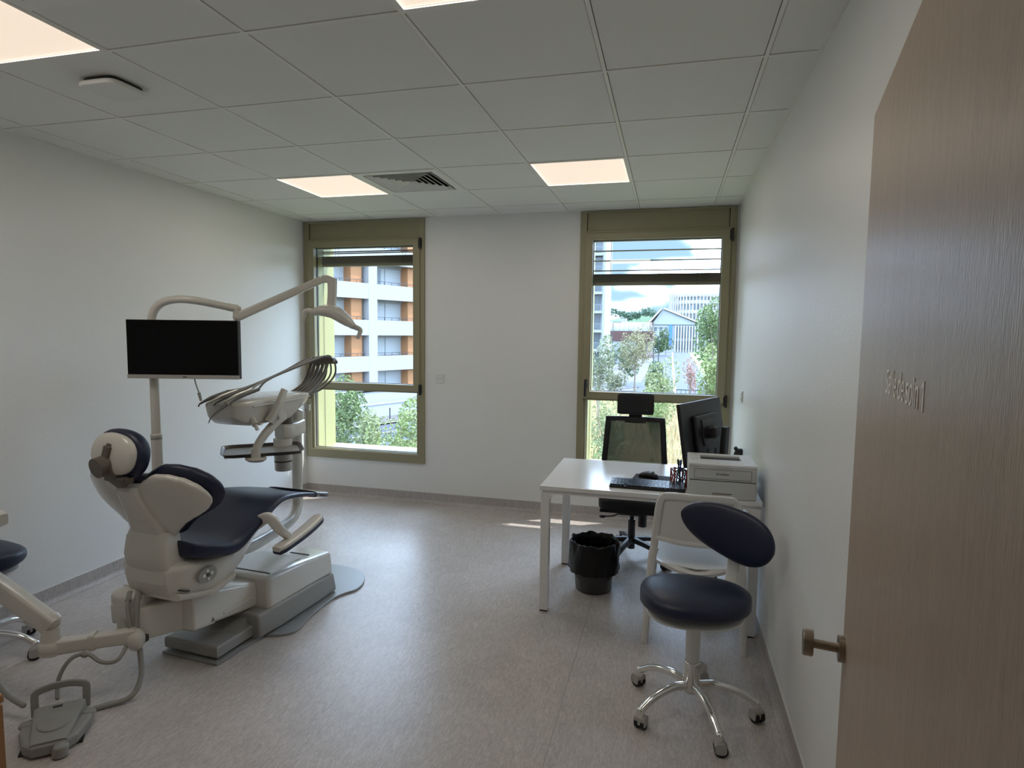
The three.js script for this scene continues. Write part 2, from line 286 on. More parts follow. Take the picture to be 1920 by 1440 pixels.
ceilingLight(-0.9, 3.3, 'glowing square ceiling panel cut by the left edge of the picture');
ceilingLight(0.9, 3.3, 'glowing square ceiling panel cut by the top edge of the picture');
{ // four-way air diffuser: nested slanting louvres over a dark duct
  const t = thing('air_vent', 'square white ceiling air vent with nested louvres beside a light panel', 'vent', [-0.3, H, 0.9]);
  obj('duct', [box(-0.25, 0.25, 0.13, 0.14, -0.25, 0.25), box(-0.252, -0.25, 0, 0.11, -0.25, 0.25), box(0.25, 0.252, 0, 0.11, -0.25, 0.25), box(-0.25, 0.25, 0, 0.11, -0.252, -0.25), box(-0.25, 0.25, 0, 0.11, 0.25, 0.252)], M.seal, t);
  const frustum = (a, b, y0, y1, th) => { const q = (r, y) => [V(-r, y, -r), V(r, y, -r), V(r, y, r), V(-r, y, r)], pos = [], idx = [];
    const R = [q(a, y0), q(b, y1), q(b + th, y1), q(a + th, y0)]; for (let k = 0; k < 4; k++) for (let e = 0; e < 4; e++) { const s = pos.length / 3; for (const p of [R[k][e], R[k][(e + 1) % 4], R[(k + 1) % 4][(e + 1) % 4], R[(k + 1) % 4][e]]) pos.push(p.x, p.y, p.z); idx.push(s, s + 1, s + 2, s, s + 2, s + 3); }
    const g = new THREE.BufferGeometry(); g.setAttribute('position', new THREE.Float32BufferAttribute(pos, 3)); g.setIndex(idx); g.computeVertexNormals(); return tidy(g); };
  obj('vent_frame', [box(-0.296, 0.296, -0.003, 0.012, -0.296, -0.248), box(-0.296, 0.296, -0.003, 0.012, 0.248, 0.296), box(-0.296, -0.248, -0.003, 0.012, -0.248, 0.248), box(0.248, 0.296, -0.003, 0.012, -0.248, 0.248)], M.rail, t);
  for (let i = 0; i < 6; i++) { const r = 0.232 - i * 0.037; obj('louvre', frustum(r, r - 0.02, -0.004, 0.014, 0.004), M.rail, t); }
}
{ const t = thing('return_grille', 'perforated ceiling grille at the top left corner behind the light panel', 'grille', [-0.3, H, 3.6]);
  obj('grille_frame', [box(-0.296, 0.296, -0.002, 0.012, -0.296, -0.25), box(-0.296, 0.296, -0.002, 0.012, 0.25, 0.296), box(-0.296, -0.25, -0.002, 0.012, -0.25, 0.25), box(0.25, 0.296, -0.002, 0.012, -0.25, 0.25)], M.rail, t);
  obj('duct', box(-0.252, 0.252, 0.05, 0.06, -0.252, 0.252), M.seal, t);
  const g = box(-0.002, 0.002, 0, 0.014, -0.25, 0.25); for (let i = 0; i < 26; i++) { const m = obj('grille_bar', g, M.rail, t); m.position.x = -0.243 + i * 0.0194; } }
{ const t = thing('wireless_access_point', 'flat white rounded square device fixed under a ceiling tile', 'access point', [-0.855, H, 2.745]);
  const sq = (r, c) => { const s = []; for (let i = 0; i < 40; i++) s.push(sup(i / 40 * Math.PI * 2, r, r, c)); return s; };
  obj('mount', plan(sq(0.085, 5), -0.014, 0.0), M.seal, t); obj('cover', plan(sq(0.1, 5), -0.034, -0.014, 0.007), M.white, t); }

// ------------------------------------------------------------------ door standing open on the right
{ const d = V(0.1633, 0, -0.9866), latch = V(1.861, 0, 3.547), W = 1.0, hinge = latch.clone().addScaledVector(d, -W), turn = Math.atan2(-d.z, d.x); // local x runs from the hinge to the latch
  const t = new THREE.Group(); t.name = 'door_1'; t.userData.kind = 'structure'; scene.add(t); t.position.copy(hinge); t.rotation.y = turn;
  obj('door_leaf', uvBox(box(0, W, 0.008, 2.04, 0, 0.04, 0.002), 1), M.door, t);
  const put = (g, x, y) => turned(g, 0, Math.PI, 0).translate(x, y, 0);   // onto the face that looks into the room
  let tx = text('Salle de soin 1', 0.0345, 0.0008); tx.computeBoundingBox(); const bw = tx.boundingBox.max.x; tx.scale(0.262 / bw, 1, 1); tx = merge([tx, tx.clone().translate(0.001, 0, 0.0001), tx.clone().translate(0.002, 0, 0)]);
  obj('lettering', put(tx, W - 0.355, 1.523), M.letter, t).userData.label = 'white lettering Salle de soin 1';
  const hx = W - 0.036, hy = 0.965;
  obj('rosette', put(rod(V(0, 0, 0), V(0, 0, 0.012), 0.027, 32), hx, hy), M.brushed, t);
  obj('door_knob', put(merge([rod(V(0, 0, 0.01), V(0, 0, 0.06), 0.0095, 20), lathe([[0.0, 0.0], [0.0255, 0.0], [0.027, 0.002], [0.027, 0.018], [0.0255, 0.02], [0, 0.02]], 40).rotateX(Math.PI / 2).translate(0, 0, 0.058)]), hx, hy), M.brushed, t).userData.label = 'brushed metal door knob';
  const fr = structGroup('trim_2'); // door lining
  obj('door_lining', [box(DX0 - 0.02, DX0 + 0.02, 0, DH, ZF - 0.012, ZF + 0.152), box(DX1 - 0.02, DX1 + 0.02, 0, DH, ZF - 0.012, ZF + 0.152), box(DX0, DX1, DH - 0.02, DH + 0.02, ZF - 0.012, ZF + 0.152)], M.white, fr);
}

// ------------------------------------------------------------------ dental chair (local: x to its right, -z towards the feet)
const CH = V(-0.735, 0, 2.57), CT = -4 * Math.PI / 180;
const Q = (s, h, w) => V(w, h, -s);
const CW = (s, h, w) => Q(s, h, w).applyAxisAngle(V(0, 1, 0), CT).add(CH);     // the same point in the world
{
  const t = thing('dental_chair', 'dental patient chair with dark blue upholstery and white shells', 'dental chair', CH.toArray(), CT);
  const half = [[-0.005, 0.178], [0.30, 0.19], [0.335, 0.27], [0.40, 0.315], [0.56, 0.285], [0.77, 0.265], [0.87, 0.285], [0.96, 0.325], [1.08, 0.30], [1.19, 0.22], [1.24, 0.10]];
  const outline = (sc = 1) => { const r = half.map(([s, w]) => [w * sc, -s]), l = [...half].reverse().map(([s, w]) => [-w * sc * 0.92, -s]); const curve = new THREE.SplineCurve([...r.slice(1), ...l.slice(0, -1)].map(([x, z]) => new THREE.Vector2(x, z))).getPoints(120).map((p) => [p.x, p.y]); return [r[0], ...curve, l[l.length - 1]]; };
  obj('base_plate', plan(outline(), 0, 0.014, 0.003), M.plateGrey, t);
  // grey rear cover: a low slab with a sloping top
  obj('base_cover', [plan([[-0.165, -0.012], [0.165, -0.012], [0.165, -0.33], [-0.165, -0.33]], 0.022, 0.082, 0.012), rings([[Q(0.12, 0.075, -0.14), Q(0.12, 0.075, 0.14), Q(0.33, 0.075, 0.14), Q(0.33, 0.075, -0.14)], [Q(0.30, 0.13, -0.12), Q(0.30, 0.13, 0.12), Q(0.335, 0.13, 0.12), Q(0.335, 0.13, -0.12)]])], M.dentalGrey, t);
  const hull = (rows, e = 5, n = 32) => rings(rows.map(([s, y0, y1, w, w2 = w]) => Array.from({ length: n }, (_, j) => { const [a, b] = sup(j / n * Math.PI * 2, 1, 1, e); const k = (b + 1) / 2; return Q(s, y0 + (y1 - y0) * k, a * (w2 + (w - w2) * k)); })));
  obj('base_skirt', hull([[0.25, 0.014, 0.135, 0.19, 0.205], [0.255, 0.014, 0.145, 0.205, 0.215], [0.40, 0.014, 0.15, 0.212, 0.232], [0.70, 0.014, 0.145, 0.212, 0.235], [0.885, 0.014, 0.13, 0.205, 0.228], [0.895, 0.014, 0.12, 0.19, 0.215]], 9), M.dentalGrey, t);
  obj('base_body', hull([[0.325, 0.13, 0.295, 0.180, 0.190], [0.33, 0.13, 0.305, 0.198, 0.203], [0.36, 0.13, 0.31, 0.204, 0.209], [0.60, 0.13, 0.296, 0.202, 0.209], [0.875, 0.12, 0.262, 0.192, 0.205], [0.885, 0.12, 0.252, 0.18, 0.195]], 9), M.dental, t);
  obj('body_seam', box(-0.14, 0.165, 0.306, 0.311, -0.385, -0.375), M.seam, t); obj('body_seam', box(0.03, 0.16, 0.289, 0.294, -0.72, -0.712), M.seam, t);
  obj('body_panel', box(-0.13, 0.15, 0.283, 0.305, -0.66, -0.40, 0.008), M.dental, t);
  // lift arms, bracket
  obj('lift_arm', [hull([[0.02, 0.19, 0.34, 0.118], [0.06, 0.175, 0.345, 0.122], [0.30, 0.14, 0.285, 0.122], [0.40, 0.13, 0.265, 0.12]], 8), box(0.12, 0.128, 0.2, 0.215, -0.3, -0.1, 0.003)], M.dental, t);
  obj('lift_bracket', [hull([[-0.075, 0.2, 0.36, 0.115], [-0.068, 0.19, 0.365, 0.124], [0.045, 0.175, 0.35, 0.126], [0.05, 0.18, 0.345, 0.12]], 10)], M.dental, t);
  obj('warning_mark', slab([[0, 0], [0.022, 0], [0.011, 0.02]], 0.0012).rotateY(Math.PI / 2).translate(0.127, 0.2, -0.02), M.bronze, t);
  // seat hull
  obj('seat_shell', hull([[-0.215, 0.47, 0.535, 0.12], [-0.20, 0.415, 0.56, 0.165, 0.12], [-0.15, 0.375, 0.57, 0.195, 0.15], [-0.02, 0.35, 0.55, 0.205, 0.165], [0.10, 0.365, 0.545, 0.205, 0.16], [0.20, 0.42, 0.60, 0.20, 0.15], [0.30, 0.50, 0.655, 0.185, 0.13], [0.42, 0.575, 0.685, 0.16, 0.11], [0.52, 0.61, 0.675, 0.12, 0.09]], 5), M.dental, t);
  obj('seat_shell_band', hull([[-0.19, 0.395, 0.43, 0.172, 0.16], [-0.02, 0.358, 0.39, 0.196, 0.186], [0.12, 0.385, 0.42, 0.194, 0.18]], 8), M.dental, t);
  { const p = obj('control_panel', sweep([V(0.196, 0.482, 0.07), V(0.2085, 0.482, 0.07)], [0.052, 0.034, 2.4], { seg: 2, n: 40 }), M.dentalGrey, t); p.userData.label = 'oval button panel';
    for (const [dz, dy, r] of [[0, 0, 0.009], [0.022, 0.002, 0.008], [-0.022, 0.002, 0.008], [0.002, 0.019, 0.007], [-0.002, -0.019, 0.007]]) obj('button', rod(V(0.207, 0.482 + dy, 0.07 + dz), V(0.211, 0.482 + dy, 0.07 + dz), r, 16), dz || dy ? M.white : M.seam, p); }
  // seat and leg cushion
  const seat = [[-0.155, 0.60, 0.655, 0.10], [-0.15, 0.585, 0.668, 0.17], [-0.13, 0.57, 0.665, 0.215], [-0.06, 0.548, 0.645, 0.243], [0.08, 0.528, 0.615, 0.255], [0.24, 0.612, 0.672, 0.25], [0.40, 0.684, 0.728, 0.238], [0.56, 0.672, 0.712, 0.215], [0.75, 0.628, 0.665, 0.178], [0.90, 0.584, 0.618, 0.14], [0.955, 0.570, 0.602, 0.115], [0.965, 0.573, 0.597, 0.09]];
  { const cv = (k) => { const c = new THREE.CatmullRomCurve3(seat.map(([s, a, b, w]) => V(s, k ? b : a, w)), false, 'catmullrom', 0.5); return (u) => c.getPoint(u); }, lo = cv(0), hi = cv(1), R = [], n = 40;
    for (let i = 0; i <= 66; i++) { const u = i / 66, a = lo(u), b = hi(u); R.push(Array.from({ length: n }, (_, j) => { const [x, y] = sup(j / n * Math.PI * 2, 1, 1, 3.6), k = (y + 1) / 2, dish = k > 0.5 ? -0.014 * (1 - x * x) * (k - 0.5) * 2 : 0; return Q(a.x, a.y + (b.y - a.y) * k + dish, x * a.z); })); }
    obj('seat_cushion', rings(R), M.navy, t);
    obj('foot_cover', rings([0.86, 0.9, 0.965, 0.98, 0.984].map((u) => { const s = 0.78 + (u - 0.86) * 1.6, y = 0.655 - (s - 0.78) * 0.29, w = 0.175 - (s - 0.78) * 0.32; return Array.from({ length: 28 }, (_, j) => { const [x, yy] = sup(j / 28 * Math.PI * 2, w, 0.0205, 5); return Q(s, y - 0.0165 + yy, x); }); })), phy({ color: lin(0.05, 0.055, 0.075), roughness: 0.12, clearcoat: 0.6 }), t).userData.label = 'glossy cover over the foot end'; }
  // backrest in its own plane: v up along the back, nrm towards the patient
  const tilt = 24 * Math.PI / 180, B0 = [-0.165, 0.675];
  const K = (w, v, n) => Q(B0[0] - Math.sin(tilt) * v + Math.cos(tilt) * (n + 0.55 * w * w), B0[1] + Math.cos(tilt) * v + Math.sin(tilt) * (n + 0.55 * w * w), w);
  const top = [[0, 0.275], [0.045, 0.278], [0.085, 0.305], [0.14, 0.332], [0.2, 0.328], [0.26, 0.305], [0.305, 0.268], [0.333, 0.225], [0.345, 0.19]], bot = [[0, -0.015], [0.085, -0.015], [0.115, 0.0], [0.15, 0.035], [0.2, 0.075], [0.26, 0.105], [0.305, 0.13], [0.333, 0.16], [0.345, 0.19]];
  const interp = (T, x) => { let i = 0; while (i < T.length - 2 && x > T[i + 1][0]) i++; const u = Math.min(1, (x - T[i][0]) / (T[i + 1][0] - T[i][0])), s = u * u * (3 - 2 * u) * 0.4 + u * 0.6; return T[i][1] + (T[i + 1][1] - T[i][1]) * s; };
  const wing = (grow, n0, n1, e, bulge = 0) => { const R = [], m = 44; for (let i = 0; i <= m; i++) { const u = -Math.cos(i / m * Math.PI), w = u * 0.345, a = Math.abs(w), g = grow * (1 - 0.2 * Math.abs(u)), v0 = interp(bot, a) - g, v1 = Math.max(interp(top, a) + g, v0 + 0.004), c = (n0 + n1) / 2, h = (n1 - n0) / 2 * Math.max(0.05, Math.sqrt(Math.max(0, 1 - u ** 8))), ww = w * (1 + grow / 0.345);
    R.push(Array.from({ length: 28 }, (_, j) => { const [x, y] = sup(j / 28 * Math.PI * 2, (v1 - v0) / 2, h, e); return K(ww, (v0 + v1) / 2 + x, c + y + (y < 0 ? -bulge * Math.max(0, 1 - (x / ((v1 - v0) / 2)) ** 2) * (1 - u * u) : 0)); })); } return rings(R); };
  obj('back_shell', wing(0, -0.005, 0.034, 4, 0.012), M.dental, t);
  obj('back_cushion', wing(0.017, 0.03, 0.1, 2.8), M.navy, t);
  obj('spine_cover', rings([[-0.012, 0.118], [0.05, 0.112], [0.14, 0.088], [0.23, 0.068], [0.27, 0.062]].map(([v, w]) => [[-1, 0.02], [-0.82, -0.028], [-0.6, -0.034], [0.6, -0.034], [0.82, -0.028], [1, 0.02]].map(([a, n]) => K(a * w, v, n)))), M.dental, t);
  obj('spine_rib', sweep([K(-0.055, 0.118, -0.034), K(0.055, 0.108, -0.034)], [0.002, 0.0025, 2], { seg: 4, n: 8 }), M.dental, t);
  // waist hinge joining back and seat
  obj('back_hinge', [rings([[0.045, -0.16, 0.70, 0.112], [0.05, -0.168, 0.66, 0.124], [0.056, -0.172, 0.60, 0.13], [0.06, -0.158, 0.54, 0.132], [0.058, -0.12, 0.487, 0.132], [0.05, -0.07, 0.46, 0.128], [0.03, -0.03, 0.455, 0.12]].map(([th, s, h, w], i, A) => { const a = A[Math.max(0, i - 1)], b = A[Math.min(A.length - 1, i + 1)], dx = b[1] - a[1], dy = b[2] - a[2], L = Math.hypot(dx, dy), nx = -dy / L, ny = dx / L; return Array.from({ length: 28 }, (_, j) => { const [x, y] = sup(j / 28 * Math.PI * 2, w, th, 6); return Q(s + nx * y, h + ny * y, x); }); }))], M.dental, t);
  obj('hinge_gap', sweep([Q(-0.2, 0.452, -0.1), Q(-0.175, 0.442, 0.145), Q(-0.135, 0.425, 0.165)], [0.004, 0.004], { seg: 24, n: 8 }), M.seam, t);
  // headrest
  { const hr = new THREE.Group(); hr.name = 'headrest'; t.add(hr); hr.position.copy(Q(-0.305, 1.072, -0.02)); hr.rotation.set(-0.16, 0, -0.16, 'ZXY');
    const disc = (a, b, z0, z1, e) => { const R = []; for (let i = 0; i <= 16; i++) { const ph = -Math.PI / 2 + i / 16 * Math.PI, k = Math.max(0.02, Math.cos(ph) ** (2 / e)), z = (z0 + z1) / 2 + Math.sign(Math.sin(ph)) * Math.abs(Math.sin(ph)) ** (2 / e) * (z1 - z0) / 2; R.push(Array.from({ length: 40 }, (_, j) => { const [x, y] = sup(j / 40 * Math.PI * 2, a * k, b * k, 2.3); return V(x, y, z); })); } return rings(R); };
    obj('head_cushion', disc(0.135, 0.105, -0.065, 0.022, 3.2), M.navy, hr);
    obj('head_shell', disc(0.118, 0.088, -0.02, 0.052, 2.6), M.dental, hr);
    obj('head_link', [box(-0.018, 0.018, -0.07, 0.035, 0.036, 0.064, 0.006), box(-0.012, 0.012, -0.02, 0.045, 0.03, 0.056, 0.004)], M.bronze, hr); }
  obj('head_hinge', [rod(Q(-0.395, 1.025, -0.035), Q(-0.345, 1.035, -0.03), 0.043, 36), sweep([Q(-0.36, 1.03, -0.02), Q(-0.345, 0.985, -0.012), Q(-0.30, 0.935, -0.005)], [0.03, 0.014, 4], { seg: 10, up: V(0, 0, 1) }), rod(Q(-0.335, 0.972, -0.05), Q(-0.335, 0.972, 0.06), 0.014, 14), box(0.03, 0.07, 0.955, 0.98, 0.305, 0.345, 0.006)], M.bronze, t);
  // armrest on the near side
  obj('armrest_bracket', [sweep([Q(0.27, 0.61, 0.17), Q(0.26, 0.66, 0.27), Q(0.285, 0.60, 0.315), Q(0.34, 0.545, 0.325)], (u) => [0.022 - 0.006 * u, 0.034 - 0.014 * u, 3], { seg: 24, n: 20 }), rod(Q(0.27, 0.63, 0.13), Q(0.27, 0.63, 0.20), 0.02, 18)], M.dental, t);
  obj('armrest', sweep([Q(0.235, 0.512, 0.335), Q(0.36, 0.533, 0.342), Q(0.48, 0.556, 0.340), Q(0.585, 0.582, 0.332)], (u) => [0.034 * Math.min(1, 0.75 + 4 * u, 0.75 + 4 * (1 - u)), 0.013, 4], { seg: 26, n: 24 }), M.dental, t);
  obj('armrest_pad', sweep([Q(0.238, 0.497, 0.337), Q(0.36, 0.518, 0.344), Q(0.48, 0.541, 0.342), Q(0.583, 0.567, 0.334)], (u) => [0.037 * Math.min(1, 0.75 + 4 * u, 0.75 + 4 * (1 - u)), 0.012, 4], { seg: 26, n: 24 }), M.navy, t);
}
// assistant arm at the rear of the chair
{ const t = thing('assistant_arm', 'white articulated assistant arm reaching out from the rear of the dental chair', 'dental arm', [-0.95, 0, 2.72]), L = (x, y, z) => V(x + 0.95, y, z - 2.72), LV = (v) => v.clone().sub(V(0.95 * -1, 0, 2.72));
  obj('mount_box', sweep([LV(CW(0.02, 0.265, 0.02)), LV(CW(-0.215, 0.275, -0.105))], [0.075, 0.078, 9], { seg: 2, n: 36 }), M.dental, t);
  const tw = LV(CW(-0.175, 0, -0.125));
  obj('mount_tower', [sweep([V(tw.x, 0.30, tw.z), V(tw.x, 0.385, tw.z), V(tw.x, 0.415, tw.z), V(tw.x, 0.428, tw.z)], (u) => { const k = u > 0.7 ? Math.sqrt(1 - ((u - 0.7) / 0.31) ** 2) : 1; return [0.08 * Math.max(0.1, k), 0.072 * Math.max(0.1, k), 3.5]; }, { seg: 20, n: 32, up: V(0, 0, 1) }), sweep([V(tw.x - 0.06, 0.315, tw.z + 0.02), V(tw.x + 0.03, 0.32, tw.z + 0.005)], [0.055, 0.05, 7], { seg: 2, n: 28 })], M.dental, t);
  obj('mount_screw', [sphere(0.006, tw.x - 0.03, 0.29, tw.z + 0.062), box(tw.x + 0.11, tw.x + 0.13, 0.205, 0.235, tw.z + 0.05, tw.z + 0.075, 0.003)], M.seam, t);
  obj('pivot', rod(V(tw.x - 0.01, 0.21, tw.z + 0.03), V(tw.x - 0.01, 0.30, tw.z + 0.03), 0.042, 28), M.dental, t);
  obj('lower_arm', [sweep([L(-0.755, 0.255, 2.84), L(-0.86, 0.252, 2.905), L(-0.99, 0.245, 2.98), L(-1.03, 0.245, 3.0)], (u) => [0.024 + 0.004 * u, 0.033 - 0.004 * Math.sin(u * 3), 6], { seg: 20, n: 24 }), sphere(0.038, ...L(-0.757, 0.235, 2.842).toArray(), 1, 1.3, 1)], M.dental, t);
  obj('elbow', [sweep([L(-1.035, 0.215, 3.0), L(-1.035, 0.27, 3.0), L(-1.035, 0.325, 2.998)], (u) => [0.045 - 0.012 * u, 0.045 - 0.012 * u, 2], { seg: 12, n: 28, up: V(0, 0, 1) }), sphere(0.048, ...L(-1.035, 0.245, 3.0).toArray()), sphere(0.04, ...L(-1.045, 0.352, 2.992).toArray())], M.dental, t);
  obj('upper_arm', sweep([L(-1.03, 0.335, 2.995), L(-1.14, 0.43, 3.03), L(-1.40, 0.655, 3.115)], (u) => [0.032, 0.038, 6], { seg: 14, n: 24 }), M.dental, t);
  obj('arm_head', [sweep([L(-1.39, 0.63, 3.11), L(-1.40, 0.70, 3.115), L(-1.395, 0.77, 3.115)], [0.035, 0.035, 2.4], { seg: 8, n: 24, up: V(0, 0, 1) }), sweep([L(-1.42, 0.815, 3.16), L(-1.145, 0.812, 3.10)], (u) => [0.06 * Math.min(1, 0.7 + 3 * (1 - u)), 0.037 * Math.min(1, 0.65 + 3 * (1 - u)), 5], { seg: 16, n: 28 })], M.dental, t);
  obj('arm_collar', sweep([L(-0.885, 0.252, 2.92), L(-0.905, 0.251, 2.932)], [0.029, 0.036, 6], { seg: 1, n: 20 }), M.dental, t);
  obj('hose', [pipe([V(tw.x + 0.035, 0.405, tw.z + 0.055), V(tw.x + 0.06, 0.37, tw.z + 0.09), V(tw.x + 0.085, 0.30, tw.z + 0.105), V(tw.x + 0.09, 0.235, tw.z + 0.12), L(-0.76, 0.19, 2.93), L(-0.82, 0.182, 2.955), L(-0.885, 0.215, 2.965), L(-0.93, 0.205, 3.0), L(-0.955, 0.15, 3.03), L(-0.955, 0.10, 3.045), L(-0.94, 0.065, 3.06)], 0.0085, { seg: 80 }),
    pipe([V(tw.x + 0.065, 0.41, tw.z + 0.035), V(tw.x + 0.09, 0.37, tw.z + 0.07), V(tw.x + 0.105, 0.28, tw.z + 0.09), V(tw.x + 0.13, 0.17, tw.z + 0.10), V(tw.x + 0.16, 0.08, tw.z + 0.13), L(-0.715, 0.022, 2.92), L(-0.785, 0.012, 2.99), L(-0.84, 0.012, 3.06)], 0.0115, { seg: 80 }),
    pipe([L(-1.16, 0.79, 3.12), L(-1.145, 0.70, 3.15), L(-1.155, 0.62, 3.16), L(-1.18, 0.56, 3.15)], 0.011, { seg: 30 }),
    pipe([L(-1.22, 0.26, 3.16), L(-1.17, 0.18, 3.15), L(-1.10, 0.10, 3.14), L(-1.03, 0.06, 3.13)], 0.0115, { seg: 30 })], M.hose, t);
  obj('hose_clip', sphere(0.014, ...L(-0.897, 0.212, 2.968).toArray(), 1.4, 1, 1), M.hose, t);
  obj('hose_collar', rod(V(tw.x + 0.03, 0.415, tw.z + 0.045), V(tw.x + 0.048, 0.388, tw.z + 0.074), 0.013, 16), M.hose, t); obj('hose_collar', rod(V(tw.x + 0.058, 0.418, tw.z + 0.025), V(tw.x + 0.077, 0.39, tw.z + 0.053), 0.0145, 16), M.hose, t);
}
{ // foot control
  const t = thing('foot_control', 'grey foot control pedal with a round disc and carrying handle on the floor', 'foot pedal', [-0.805, 0, 3.175], 0.72);
  obj('housing', [plan([[-0.115, -0.075], [-0.06, -0.10], [0.06, -0.10], [0.115, -0.075], [0.115, 0.01], [0.085, 0.10], [0.05, 0.135], [-0.05, 0.135], [-0.085, 0.10], [-0.115, 0.01]], 0.006, 0.05, 0.01), sweep([V(0, 0.058, -0.09), V(0, 0.044, 0.125)], (u) => [0.088 - 0.03 * u, 0.028 - 0.014 * u, 6], { seg: 6, n: 28 })], M.dentalGrey, t);
  obj('pedal_disc', [lathe([[0, 0.016], [0.02, 0.017], [0.024, 0.012], [0.05, 0.013], [0.056, 0.008], [0.056, 0]], 40).rotateX(0.13).translate(0, 0.066, 0.02)], M.hose, t);
  for (const x of [-0.098, 0.098]) obj('side_button', lathe([[0, 0.02], [0.018, 0.018], [0.026, 0.01], [0.027, 0]], 28).scale(1.1, 1, 0.8).translate(x, 0.038, -0.045), M.dentalGrey, t);
  obj('toe_button', lathe([[0, 0.018], [0.018, 0.016], [0.026, 0.008], [0.027, -0.024]], 28).translate(0.04, 0.03, 0.145), M.dentalGrey, t);
  obj('carry_handle', sweep([V(-0.085, 0.04, -0.105), V(-0.085, 0.13, -0.115), V(-0.03, 0.148, -0.118), V(0.03, 0.148, -0.118), V(0.085, 0.13, -0.115), V(0.085, 0.04, -0.105)], [0.014, 0.006, 4], { seg: 40, n: 14, up: V(0, 0, 1), tension: 0.25 }), M.dentalGrey, t);
  obj('label_slot', box(-0.02, 0.012, 0.0835, 0.086, -0.076, -0.064), M.seam, t);
  obj('rubber_foot', [box(-0.1, 0.1, 0, 0.008, -0.07, 0.09)], M.seal, t);
}
// pole with monitor and operating lamp
const PX = -1.075, PZ = 2.375;
{ const t = thing('dental_lamp', 'white dental lamp on a long jointed arm carried by a curved pole', 'dental lamp', [PX, 0, PZ]), L = (x, y, z) => V(x - PX, y, z - PZ);
  obj('pole', [rod(V(0, 0.40, 0), V(0, 1.06, 0), 0.0265, 28), sweep([V(0, 1.02, 0), V(0, 1.55, 0), V(-0.0, 1.66, 0), V(0.03, 1.725, -0.012), V(0.10, 1.755, -0.04), V(0.2, 1.752, -0.08), L(-0.775, 1.725, 2.19)], (u) => [0.0225 - 0.003 * u, 0.0225 - 0.003 * u, 2], { seg: 60, n: 24, up: V(0.35, 0, 0.94) }), rod(V(0, 0.42, 0), LV2(CW(0.14, 0.36, -0.15)), 0.03, 24), sphere(0.03, 0, 0.42, 0)], M.dental, t);
  function LV2(v) { return L(v.x, v.y, v.z); }
  obj('pole_collar', [lathe([[0.0, 0], [0.0275, 0], [0.0275, 0.025], [0.024, 0.03], [0, 0.03]], 28).translate(0, 1.035, 0)], M.dental, t);
  const e0 = L(-0.775, 1.725, 2.19), e1 = L(-0.735, 1.716, 2.165), k = e1.clone();
  obj('arm_knuckle', [rod(e0, e1, 0.021, 24), sphere(0.022, ...e1.toArray()), rod(e1, k.clone().add(V(0, -0.045, 0)), 0.021, 24), sphere(0.022, ...k.clone().add(V(0, -0.045, 0)).toArray())], M.dental, t);
  const a0 = L(-0.735, 1.672, 2.165), a1 = L(-0.375, 1.885, 1.93);
  obj('spring_arm', sweep([a0, a0.clone().lerp(a1, 0.5), a1], (u) => [0.02, 0.0235 - 0.004 * u, 4], { seg: 8, n: 24 }), M.dental, t);
  const h0 = L(-0.325, 1.878, 1.905);
  obj('drop_arm', [sweep([a1, L(-0.352, 1.89, 1.918), h0], [0.02, 0.021, 4], { seg: 6, n: 20 }), sweep([h0.clone().add(V(0, 0.016, 0)), h0.clone().add(V(-0.002, -0.07, 0)), h0.clone().add(V(-0.012, -0.155, 0))], (u) => [0.024 - 0.003 * u, 0.024 - 0.003 * u, 3], { seg: 10, n: 24, up: V(0, 0, 1) })], M.dental, t);
  const c = h0.clone().add(V(-0.012, -0.175, 0));
  obj('lamp_head', [sweep([c.clone().add(V(-0.085, 0.002, 0.04)), c.clone().add(V(-0.045, 0.012, 0.02)), c.clone().add(V(0.02, 0.004, -0.008)), c.clone().add(V(0.09, -0.05, -0.035)), c.clone().add(V(0.112, -0.072, -0.045))], (u) => { const q = Math.sin(Math.min(1, Math.max(0, u)) * Math.PI); return [0.05 + 0.03 * q, 0.018 + 0.02 * q, 2.6]; }, { seg: 30, n: 28 })], M.dental, t);
  obj('lamp_joint', [sweep([c.clone().add(V(-0.035, 0.038, 0.012)), c.clone().add(V(0.045, 0.028, -0.015))], [0.016, 0.006, 3], { seg: 2, n: 16 }), sphere(0.017, ...c.clone().add(V(0.003, 0.038, 0)).toArray())], M.dental, t);
  for (const [a, b, d] of [[V(-0.085, 0.004, 0.04), V(-0.122, 0.010, 0.052), V(-0.138, -0.042, 0.056)], [V(0.11, -0.07, -0.045), V(0.148, -0.09, -0.055), V(0.132, -0.138, -0.05)]]) obj('lamp_handle', sweep([c.clone().add(a), c.clone().add(b), c.clone().add(b).lerp(c.clone().add(d), 0.5).add(V((b.x - a.x) * 0.12, 0, 0)), c.clone().add(d)], (u) => [0.016 - 0.006 * u, 0.016 - 0.006 * u, 2], { seg: 20, n: 16, up: V(0, 0, 1) }), M.dental, t);
}
